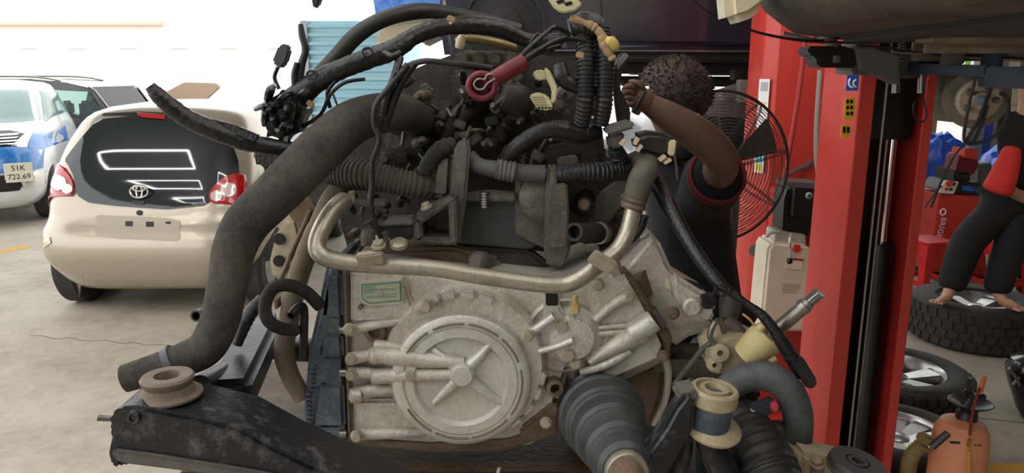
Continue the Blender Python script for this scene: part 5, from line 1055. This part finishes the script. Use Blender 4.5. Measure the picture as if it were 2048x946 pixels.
# long lead to the right with plug
T('long_lead', [(1300, 345, 1.56, 14), (1318, 375, 1.52, 16), (1340, 415, 1.47, 16), (1370, 470, 1.42, 14), (1402, 520, 1.38, 14), (1438, 566, 1.35, 12), (1462, 584, 1.34, 9), (1492, 606, 1.33, 7), (1526, 632, 1.32, 10), (1556, 672, 1.31, 13), (1578, 706, 1.31, 15), (1596, 734, 1.31, 15), (1606, 750, 1.31, 13)], tape, wh, n=16, sub=8, lump=.04)
PR('end_plug', [(1588, 722), (1608, 716), (1636, 762), (1634, 776), (1616, 780), (1600, 752)], 1.29, .025, plastic_black, wh, .004)
for poly in ([(1404, 594), (1428, 588), (1436, 606), (1424, 620), (1406, 618)], [(1430, 570), (1450, 566), (1464, 582), (1450, 596), (1434, 590)]): conn(poly, 1.4, 'connector', plastic_black)
conn([(1438, 578), (1446, 576), (1450, 590), (1442, 594)], 1.36, 'tin_clip', steel); T('branch_wire', [(1440, 575, 1.36, 4), (1424, 590, 1.38, 4), (1416, 610, 1.4, 4)], tape, wh, n=8)
T('amber_wire', [(1486, 628, 1.38, 2.5), (1504, 644, 1.38, 2.5), (1516, 668, 1.40, 2.5)], M('amber_wire', (206, 160, 96), .5), wh, n=6); 
T('ground_strap', [(1345, 300, 1.5, 3), (1352, 330, 1.5, 3), (1354, 360, 1.5, 2.5)], bracket_dark, wh, n=6)
# ================================================================ SUBFRAME
sf = thing('subframe', 'black dusty front subframe with bushing rings at its corners', 'subframe', P(450, 900, 1.25))
PR('front_arm', [(214, 850), (218, 832), (236, 816), (270, 814), (380, 834), (470, 856), (560, 905), (640, 942), (700, 968), (790, 1010), (850, 1045), (560, 975), (400, 950), (245, 926), (236, 942), (220, 936), (214, 910), (222, 870)], 1.09, .125, steel_black, sf, .018, 4)
PR('front_lip', [(222, 902), (300, 912), (500, 944), (620, 968), (612, 980), (480, 958), (240, 928), (222, 916)], 1.08, .03, M('lip_dust', (104, 98, 90), .6, col2=(60, 58, 56), scale=12), sf, .004)
LA('arm_hole', [(.011, 0), (.010, .003), (.006, .003), (.006, -.004)], P(267, 835, 1.088), (0, -1, .1), steel_black, sf, 18)
T('end_stud', [(196, 836, 1.14, 6), (260, 838, 1.15, 6)], steel, sf, n=10, sub=3, corr=(.003, .1))
def bushing(px, py, Y, r, tilt=(0, 0, 1), m1=rust, m2=None, name='bushing'):
    s = S(px, py, Y)*r; p = P(px, py, Y); m2 = m2 or m1
    b = LA(name, [(s*1.0, -.02), (s*1.0, -.016), (s*.80, -.012), (s*.72, .0), (s*.78, .006), (s*.80, .012), (s*.74, .016), (s*.40, .016), (s*.37, .012), (s*.36, -.02)], p, tilt, m1, sf, 40, cap1=False)
    LA('bore', [(s*.36, -.016), (s*.30, -.018), (.001, -.018)], p, tilt, blackg, b, 24); return b
ringm = M('ring_dusty', (126, 114, 100), .65, metal=.2, col2=(92, 80, 68), scale=20, bump=.2)
bushing(336, 768, 1.152, 64, m1=ringm)
bm = bmesh.new(); tube(bm, pxt([(400, 776, 1.26, 26), (440, 762, 1.34, 32), (466, 745, 1.42, 32), (490, 716, 1.55, 30)]), n=16); mk('arm_knuckle', bm, steel_black, sf)
beam('rear_arm', P(455, 800, 1.27), P(532, 650, 1.72), .085, .07, steel_black, sf, .015)
PR('arm_tab', [(474, 674), (536, 680), (538, 690), (512, 694), (474, 686)], 1.6, .06, steel_black, sf, .004)
T('cross_tube', [(520, 690, 1.6, 26), (620, 700, 1.85, 24), (760, 700, 1.95, 24)], steel_black, sf, n=14)
bm = bmesh.new(); PR('right_arm', [(1352, 820), (1376, 790), (1392, 800), (1388, 860), (1340, 946), (1310, 1010), (1240, 1010), (1280, 930), (1330, 860)], 1.16, .05, steel_black, sf, .012, 3)
bm.free()
LA('bushing_shell', [(.030, -.04), (.030, .03)], P(1424, 815, 1.2), (0.08, 0, 1), blackpan, sf, 36)
s5 = S(1422, 790, 1.2)
ax5 = V((.10, -.06, 1))
LA('bushing_shell', [(42*s5, -.05), (42*s5, .0), (44*s5, .004)], P(1424, 806, 1.2), ax5, blackpan, sf, 36)
dusty = M('dusty_cream', (178, 164, 132), .7, col2=(140, 126, 100), scale=16, bump=.3)
LA('bushing_ring', [(44*s5, 0), (48*s5, .004), (48*s5, .026), (44*s5, .030), (38*s5, .030), (36*s5, .022), (30*s5, .022), (28*s5, .030), (20*s5, .030), (18*s5, .02), (.001, .02)], P(1424, 806, 1.2), ax5, dusty, sf, 40)
LA('bushing_flange', [(40*s5, -.006), (56*s5, -.008), (58*s5, -.002), (44*s5, .006)], P(1426, 852, 1.2), V((.12, -.25, 1)), dusty, sf, 30)
T('lower_link', [(1410, 870, 1.2, 22), (1424, 900, 1.2, 26), (1450, 946, 1.2, 32), (1470, 1000, 1.2, 34)], steel_black, sf, n=16)
T('lower_strut', [(1376, 880, 1.22, 12), (1368, 920, 1.22, 14), (1350, 1000, 1.22, 16)], steel_black, sf, n=12)
PR('side_bracket', [(1356, 792), (1400, 782), (1404, 800), (1360, 812)], 1.17, .06, bracket_dark, sf, .006)
s6 = S(1716, 925, 1.22)
LA('disc_bushing', [(54*s6, -.02), (54*s6, -.004), (52*s6, .0), (24*s6, .0), (23*s6, -.003), (20*s6, -.003), (19*s6, .001), (12*s6, .001), (11*s6, -.012), (.001, -.012)], P(1716, 922, 1.22), V((.16, -.10, 1)), M('bushing_black', (34, 34, 36), .5, col2=(56, 54, 52), scale=20), sf, 44)
LA('bushing_band', [(55*s6, -.022), (56*s6, -.018), (55*s6, -.012)], P(1716, 922, 1.22), V((.16, -.10, 1)), steel, sf, 44, cap0=False, cap1=False)
PR('dusty_arm', [(1600, 905), (1630, 912), (1700, 930), (1760, 960), (1760, 1010), (1600, 1010)], 1.24, .08, dusty, sf, .01)
BOLT(1634, 926, 1.21, 12, rust, sf, axis=(-.2, -.4, 1)); T('bolt_stack', [(1634, 950, 1.215, 13), (1634, 930, 1.215, 13)], rust, sf, n=12, sub=2, corr=(.005, .08))
T('cross_beam', [(640, 1010, 1.35, 40), (1000, 1000, 1.38, 40), (1200, 1000, 1.36, 40)], steel_black, sf, n=12)
T('upright_stud', [(996, 946, 1.36, 4), (999, 936, 1.36, 4)], bolt_steel, sf, n=8, sub=2)
# ================================================================ DRIVE SHAFT
ds = thing('drive_shaft', 'drive shaft with ribbed black rubber boot coming out under the gearbox', 'drive shaft', P(1270, 960, 1.2))
A = P(1203, 832, 1.41); Bp = P(1256, 950, 1.13); axd = (Bp-A).normalized(); Ld = (Bp-A).length
s7 = S(1200, 800, 1.35)
prof = [(60*s7, -.09), (76*s7, -.07), (82*s7, -.03), (86*s7, .0)]
LA('joint_cup', prof, A, axd, M('cup_dark', (40, 40, 42), .4, metal=.4), ds, 40)
LA('boot_band', [(88*s7, -.004), (90*s7, .0), (88*s7, .006)], A, axd, pipe_steel, ds, 48, cap0=False, cap1=False)
pr_ = []; nb = 4
r0, r1 = 88*s7, 40*s7
for k in range(nb):
    ra = r0+(r1-r0)*k/nb; h0 = Ld*.93*k/nb; hh = Ld*.93/nb; rb = r0+(r1-r0)*(k+1)/nb
    pr_ += [(ra*1.0, h0), (ra*1.045, h0+.003), (ra*1.05, h0+.006), (ra*1.03, h0+.010), (ra*.975, h0+.014), (ra*.955, h0+hh*.5), ((ra*.93+rb*.02), h0+hh*.85), (rb*1.0, h0+hh*.97)]
pr_.append((r1, Ld*.93))
LA('rubber_boot', pr_, A, axd, M('boot_rubber', (40, 45, 47), .42, col2=(66, 69, 69), scale=14, bump=.12), ds, 56)
LA('small_band', [(36*s7, Ld*.90), (38*s7, Ld*.92), (38*s7, Ld*.99), (36*s7, Ld*1.0)], A, axd, pipe_steel, ds, 36)
LA('shaft', [(26*s7, Ld*.9), (28*s7, Ld*1.05), (24*s7, Ld*1.1), (24*s7, Ld*1.5)], A, axd, rust, ds, 24)
# ================================================================ STEERING RACK
sr = thing('steering_rack', 'dusty cream steering rack with splined input shaft pointing up right', 'steering rack', P(1480, 800, 1.4))
rk = M('rack_casting', (184, 170, 142), .7, col2=(146, 132, 106), scale=12, bump=.35)
PR('housing', [(1418, 690), (1436, 676), (1460, 672), (1500, 670), (1540, 690), (1550, 722), (1500, 745), (1450, 756), (1424, 748), (1412, 720)], 1.40, .09, rk, sr, .014, 3)
for px, py, r in ((1438, 704, 15), (1427, 728, 12)): LA('port', [(r*1.3*s7, 0), (r*1.2*s7, .014), (r*.45*s7, .016), (r*.4*s7, .002), (.001, .002)], P(px, py, 1.40), (-.1, -1, .2), rk, sr, 24)
cp_ = M('cap_cream', (206, 190, 140), .55, col2=(180, 162, 112), scale=14)
T('valve_cap', [(1490, 714, 1.39, 28), (1512, 694, 1.385, 34), (1530, 678, 1.38, 36), (1542, 668, 1.375, 30)], cp_, sr, n=24, sub=4); T('cap_lug', [(1518, 660, 1.36, 8), (1526, 650, 1.36, 9)], cp_, sr, n=12, sub=3); T('cap_lug', [(1540, 724, 1.36, 8), (1552, 716, 1.36, 8)], cp_, sr, n=12, sub=3)
T('input_shaft', [(1535, 676, 1.375, 16), (1562, 652, 1.36, 15), (1600, 620, 1.345, 14), (1618, 604, 1.34, 13)], M('shaft_steel', (128, 122, 112), .35, metal=.8), sr, n=18, sub=3)
T('shaft_collar', [(1604, 616, 1.343, 16), (1612, 609, 1.34, 16)], steel, sr, n=18, sub=2); T('spline', [(1618, 604, 1.34, 10), (1640, 585, 1.33, 10)], steel, sr, n=14, sub=3)
bm = bmesh.new()
for k in range(12):
    a = k*math.pi/6; d1 = (P(1640, 585, 1.33)-P(1618, 604, 1.34)).normalized(); xx, yy, _ = frame(d1); o_ = (xx*math.cos(a)+yy*math.sin(a))*10*s7
    tube(bm, [(*(P(1620, 602, 1.34)+o_), .0014), (*(P(1640, 585, 1.33)+o_), .0014)], n=4, sub=1)
mk('spline_teeth', bm, steel, sr)
T('feed_pipe', [(1430, 690, 1.40, 6), (1420, 672, 1.40, 6), (1428, 648, 1.40, 6), (1440, 642, 1.41, 6), (1448, 664, 1.42, 6)], steel, sr, n=10); T('feed_pipe', [(1348, 770, 1.46, 6), (1380, 730, 1.44, 6), (1410, 694, 1.42, 6), (1430, 684, 1.41, 6)], bracket_dark, sr, n=10)
T('solenoid_body', [(1452, 640, 1.45, 14), (1468, 656, 1.44, 16), (1484, 672, 1.43, 14)], alu_dark, sr, n=16); T('dome', [(1455, 645, 1.46, 16), (1460, 612, 1.5, 22), (1456, 596, 1.52, 18)], M('dome_brown', (64, 58, 54), .6), sr, n=18)
T('return_hose', [(1445, 800, 1.34, 26), (1462, 772, 1.33, 28), (1500, 754, 1.32, 29), (1540, 754, 1.31, 30), (1576, 780, 1.30, 30), (1594, 822, 1.30, 30), (1596, 870, 1.31, 28), (1588, 912, 1.34, 26)], M('return_rubber', (48, 53, 57), .65, col2=(92, 94, 94), scale=18, bump=.25), sr, n=24, sub=8)
T('bellows', [(1462, 810, 1.36, 34), (1478, 840, 1.32, 46), (1504, 884, 1.27, 56), (1530, 930, 1.22, 60), (1556, 990, 1.17, 60)], M('bellow_black', (24, 24, 25), .5, col2=(40, 39, 38), scale=16), sr, corr=(.017, .035), n=32)
PR('rack_connector', [(1500, 822), (1552, 802), (1558, 822), (1520, 842), (1510, 838)], 1.28, .03, M('connector_grey', (46, 50, 56), .5), sr, .004); PR('connector_face', [(1502, 826), (1510, 822), (1518, 840), (1512, 844)], 1.275, .02, plastic_cream, sr, .003)
PR('red_lock', [(1540, 812), (1556, 806), (1560, 822), (1546, 828)], 1.275, .02, M('lock_pink', (196, 70, 80), .5), sr, .003)
T('sensor_wire', [(1555, 815, 1.29, 7), (1570, 800, 1.3, 8), (1566, 784, 1.31, 8), (1550, 778, 1.32, 7)], rubber_dusty, sr, n=10)
T('tie_rod_pipe', [(1520, 858, 1.33, 12), (1555, 858, 1.32, 18), (1580, 862, 1.33, 16)], alu_dark, sr, n=16); PR('rack_clamp', [(1488, 790), (1520, 780), (1524, 800), (1496, 812)], 1.34, .04, alu_dark, sr, .006)
BX('rack_tube', P(1400, 720, 1.56), (.26, .07, .07), alu_dark, sr, bevel=.02)
for k in range(14):
    px = random.uniform(1340, 1430); py = random.uniform(670, 780); r = random.uniform(6, 12); BX('bracket_scrap', P(px, py, 1.62), (r*.003, .04, r*.0022), random.choice(fit), sr, rot=RY(random.uniform(-60, 60)), bevel=.002)
# ================================================================ PEOPLE
skin = M('skin_tan', (112, 83, 68), .6, col2=(96, 70, 57), scale=16); skin2 = M('skin_light', (196, 150, 122), .55, col2=(182, 134, 106), scale=16)
navyc = M('navy_cloth', (13, 15, 21), .9, col2=(18, 20, 27), scale=20, bump=.3, bscale=200); blackc = M('black_cloth', (16, 17, 18), .9, col2=(26, 27, 28), scale=20, bump=.3, bscale=160)
pip = M('maroon_piping', (104, 22, 34), .8); hairm = M('dark_hair', (50, 38, 32), .6, col2=(78, 61, 51), scale=26, amount=.55, bump=.9, bscale=220)
def J(px, py, Y, r, r2=None): return (*P(px, py, Y), r, r if r2 is None else r2)
m1 = thing('person', 'mechanic in navy polo bending behind the engine with one forearm raised', 'person', (P(1395, 700, 2.36).x, 2.36, 0))
x, y = m1.location.x, 2.36
body = skinmesh('body', [J(1398, 700, 2.36, .13), J(1395, 590, 2.36, .12), J(1385, 450, 2.34, .13), J(1378, 360, 2.31, .10), J(1362, 300, 2.27, .055), J(1350, 250, 2.24, .06), J(1340, 200, 2.22, .088, .098), J(1345, 168, 2.23, .075, .085),
    J(1404, 368, 2.20, .06), J(1440, 345, 2.06, .052), J(1446, 312, 1.97, .050), J(1395, 268, 1.95, .052), J(1330, 228, 1.94, .040), J(1296, 206, 1.94, .028), J(1276, 194, 1.94, .032, .02),
    J(1345, 380, 2.44, .06), J(1335, 520, 2.42, .045), J(1318, 590, 2.36, .04), J(1290, 640, 2.26, .028), J(1284, 650, 2.24, .03, .018),
    (x-.08, y, .86, .085), (x-.1, y+.0, .48, .06), (x-.1, y+.02, .10, .042), (x-.17, y-.05, .05, .035), (x+.08, y+.06, .86, .085), (x+.1, y+.06, .48, .06), (x+.1, y+.08, .10, .042), (x+.03, y+.0, .05, .035)],
    [(0, 1), (1, 2), (2, 3), (3, 4), (4, 5), (5, 6), (6, 7), (3, 8), (8, 9), (9, 10), (10, 11), (11, 12), (12, 13), (13, 14), (3, 15), (15, 16), (16, 17), (17, 18), (18, 19), (0, 20), (20, 21), (21, 22), (22, 23), (0, 24), (24, 25), (25, 26), (26, 27)], skin, m1)
skinmesh('polo_shirt', [J(1398, 690, 2.36, .165), J(1396, 600, 2.36, .155), J(1388, 460, 2.34, .165), J(1372, 368, 2.31, .165), J(1360, 300, 2.28, .115),
    J(1408, 366, 2.20, .105), J(1440, 345, 2.03, .102), J(1345, 375, 2.42, .11), J(1338, 470, 2.43, .07), J(1354, 268, 2.25, .085)], [(0, 1), (1, 2), (2, 3), (3, 4), (3, 5), (5, 6), (3, 7), (7, 8), (4, 9)], navyc, m1)
c = P(1436, 350, 2.075); xx, yy, zz = frame(P(1446, 335, 2.02)-P(1406, 372, 2.20))
for k, r in ((0, .078), (.018, .080)):
    bm = bmesh.new(); tube(bm, [(*(c-zz*k+xx*r*math.cos(a*.524)+yy*r*math.sin(a*.524)), .005) for a in range(13)], n=8, sub=3, caps=False); mk('sleeve_piping', bm, pip, m1)
skinmesh('trousers', [(x, y, .94, .16), (x-.08, y, .84, .105), (x-.1, y, .48, .08), (x-.1, y+.02, .10, .07), (x+.08, y+.06, .84, .105), (x+.1, y+.06, .48, .08), (x+.1, y+.08, .10, .07)], [(0, 1), (1, 2), (2, 3), (0, 4), (4, 5), (5, 6)], navyc, m1)
for dx, dy in ((-.13, -.02), (.07, .03)): BX('shoe', (x+dx, y+dy, .05), (.25, .10, .09), blackg, m1, rot=RZ(35), bevel=.03, seg=3)
# hair: cap of strands following the skull
def hair(cen, rad, fwd, mat, parent, n=900, cut=-.1):
    bm = bmesh.new(); bmesh.ops.create_icosphere(bm, subdivisions=4, radius=1)
    kill = [v for v in bm.verts if v.co.z < cut - .55*max(0, -v.co.dot(fwd)) + .75*max(0, v.co.dot(fwd))]
    bmesh.ops.delete(bm, geom=kill, context='VERTS')
    for v in bm.verts:
        k = 1+.035*math.sin(v.co.x*17+v.co.z*9)*math.sin(v.co.y*15)+random.uniform(-.015, .025); v.co = V((v.co.x*rad[0]*k, v.co.y*rad[1]*k, v.co.z*rad[2]*k))+cen
    bmesh.ops.solidify(bm, geom=bm.faces[:], thickness=.012); h = mk('hair', bm, mat, parent, angle=80)
    bm = bmesh.new()
    for k in range(n):
        a = random.uniform(0, 6.28); zc = random.uniform(cut, 1); rr = math.sqrt(1-zc*zc); d = V((rr*math.cos(a), rr*math.sin(a), zc))
        if d.z < cut-.55*max(0, -d.dot(fwd))+.75*max(0, d.dot(fwd))+.05: continue
        p = V((d.x*rad[0], d.y*rad[1], d.z*rad[2]))+cen; t = (d+V((random.uniform(-.6, .6), random.uniform(-.6, .6), random.uniform(-.2, .4)))).normalized()
        tube(bm, [(*p, .0022), (*(p+t*.006), .0018), (*(p+t*.011+V((0, 0, -.002))), .0008)], n=3, sub=1)
    o = mk('hair_strands', bm, mat, h); o['kind'] = 'stuff'
hc = P(1347, 188, 2.22)
hair(hc, (.110, .102, .108), V((-.85, .2, -.3)).normalized(), hairm, m1, cut=-.3)
bm = bmesh.new(); bmesh.ops.create_uvsphere(bm, u_segments=12, v_segments=8, radius=1); bmesh.ops.transform(bm, matrix=Matrix.Translation(P(1356, 214, 2.13)) @ Matrix.Diagonal((.016, .008, .028, 1)), verts=bm.verts); mk('ear', bm, skin, m1)
T('nose', [(1282, 205, 2.2, 6), (1272, 218, 2.2, 9), (1280, 226, 2.2, 6)], skin, m1, n=10)
T('glasses', [(1350, 200, 2.12, 2), (1310, 190, 2.115, 2.5), (1290, 182, 2.12, 3), (1282, 200, 2.14, 4), (1280, 210, 2.18, 4), (1282, 196, 2.26, 3)], plastic_black, m1, n=8)
# raised hand: five bent fingers closed on a ratchet handle
T('palm', [(1300, 208, 1.94, 20), (1284, 199, 1.935, 24), (1268, 192, 1.93, 22)], skin, m1, n=12)
for pts in ([(1276, 182), (1262, 172), (1250, 176), (1246, 188)], [(1272, 190), (1256, 182), (1245, 188), (1243, 199)], [(1270, 200), (1254, 195), (1244, 202), (1244, 212)], [(1272, 210), (1258, 208), (1250, 214), (1251, 222)], [(1288, 186), (1282, 172), (1270, 164), (1260, 164)]):
    T('finger', [(a, b, 1.93-.012*k*(2-k*.6), 7.5-k*.9) for k, (a, b) in enumerate(pts)], skin, m1, n=10, sub=4)
rt = T('ratchet_handle', [(1290, 182, 1.905, 3), (1278, 204, 1.90, 4), (1266, 226, 1.90, 4.5)], M('tool_dark', (40, 44, 54), .35, metal=.5), None, n=10); tag(rt, 'short dark tool handle held in the raised hand of the navy-shirted mechanic', 'tool')
for pts in ([(1284, 652), (1272, 646), (1262, 650)], [(1282, 658), (1268, 654), (1260, 660)], [(1286, 664), (1272, 664), (1264, 670)], [(1290, 670), (1278, 672), (1272, 678)], [(1292, 646), (1286, 636), (1276, 632)]): T('finger', [(a, b, 2.23-.01*k, 6-k*.8) for k, (a, b) in enumerate(pts)], skin, m1, n=8, sub=3)
# ---- barefoot person at the right edge
m2 = thing('person', 'barefoot person in black trousers and black-red shirt standing on the tyre', 'person', (P(1960, 600, 4.55).x, 4.55, .27))
Yp = 4.55
lf = V((P(1895, 580, Yp-.12).x, Yp-.12, .306)); rf = V((P(2006, 600, Yp-.22).x, Yp-.22, .306))
hip = P(2035, 395, Yp); kl = P(1935, 480, Yp-.06); kr = P(2022, 490, Yp-.12)
ch = P(2052, 285, Yp); sh = P(2050, 232, Yp)
def j(v, r, r2=None): return (v.x, v.y, v.z, r, r if r2 is None else r2)
skinmesh('body', [j(hip, .13), j(P(2046, 340, Yp), .12), j(ch, .14), j(P(2056, 225, Yp), .07), j(P(2060, 200, Yp), .055), j(P(2066, 165, Yp), .085), j(P(2068, 140, Yp), .07),
    j(P(2015, 245, Yp+.0), .055), j(P(2040, 310, Yp+.15), .045), j(P(2070, 350, Yp+.2), .035), j(P(2100, 245, Yp+.05), .055), j(P(2120, 330, Yp), .045), j(P(2100, 400, Yp-.1), .03),
    j(hip+V((-.09, 0, -.05)), .08), j(kl, .06), j(lf+V((.03, .02, .06)), .04), j(lf+V((-.02, -.03, .0)), .035, .03), j(lf+V((-.10, -.06, -.012)), .03, .016),
    j(hip+V((.05, 0, -.05)), .08), j(kr, .06), j(rf+V((-.02, .05, .07)), .04), j(rf+V((.0, -.01, .0)), .035, .03), j(rf+V((.05, -.09, -.012)), .03, .016)],
    [(0, 1), (1, 2), (2, 3), (3, 4), (4, 5), (5, 6), (2, 7), (7, 8), (8, 9), (2, 10), (10, 11), (11, 12), (0, 13), (13, 14), (14, 15), (15, 16), (16, 17), (0, 18), (18, 19), (19, 20), (20, 21), (21, 22)], skin2, m2)
skinmesh('trousers', [j(hip+V((0, 0, .13)), .16), j(hip+V((-.10, 0, -.08)), .12), j(kl, .105), j(lf+V((.045, .03, .10)), .09), j(lf+V((.03, .02, .03)), .075), j(hip+V((.04, 0, -.08)), .12), j(kr, .10), j(rf+V((-.01, .05, .11)), .09), j(rf+V((-.01, .04, .03)), .075)], [(0, 1), (1, 2), (2, 3), (3, 4), (0, 5), (5, 6), (6, 7), (7, 8)], blackc, m2)
skinmesh('shirt', [j(hip+V((0, 0, .02)), .165), j(P(2046, 340, Yp), .15), j(ch, .17), j(P(2056, 232, Yp), .09), j(P(2010, 238, Yp-.02), .09), j(P(2018, 275, Yp+.06), .075), j(P(2100, 240, Yp+.05), .09)], [(0, 1), (1, 2), (2, 3), (2, 4), (4, 5), (2, 6)], blackc, m2)
skinmesh('red_shirt_panel', [j(P(2026, 290, Yp-.09), .05), j(P(2014, 335, Yp-.10), .08, .06), j(P(1998, 375, Yp-.10), .10, .07), j(P(1990, 388, Yp-.10), .10, .06)], [(0, 1), (1, 2), (2, 3)], M('red_cloth', (196, 44, 36), .85), m2)
for f, d in ((lf, V((-.8, -.5, 0))), (rf, V((.45, -.9, 0)))):
    d.normalize(); n = V((-d.y, d.x, 0))
    for k in range(5): p = f+d*(.11-abs(k-1.2)*.006)+n*((k-2)*.016)+V((0, 0, -.014)); TW('toe', [(*(p-d*.02), .010), (*(p+d*.012), .009 if k else .011), (*(p+d*.024), .006)], skin2, m2, n=8, sub=3)
hair(P(2068, 150, Yp), (.10, .10, .11), V((0, -1, -.2)).normalized(), hairm, m2, 100)
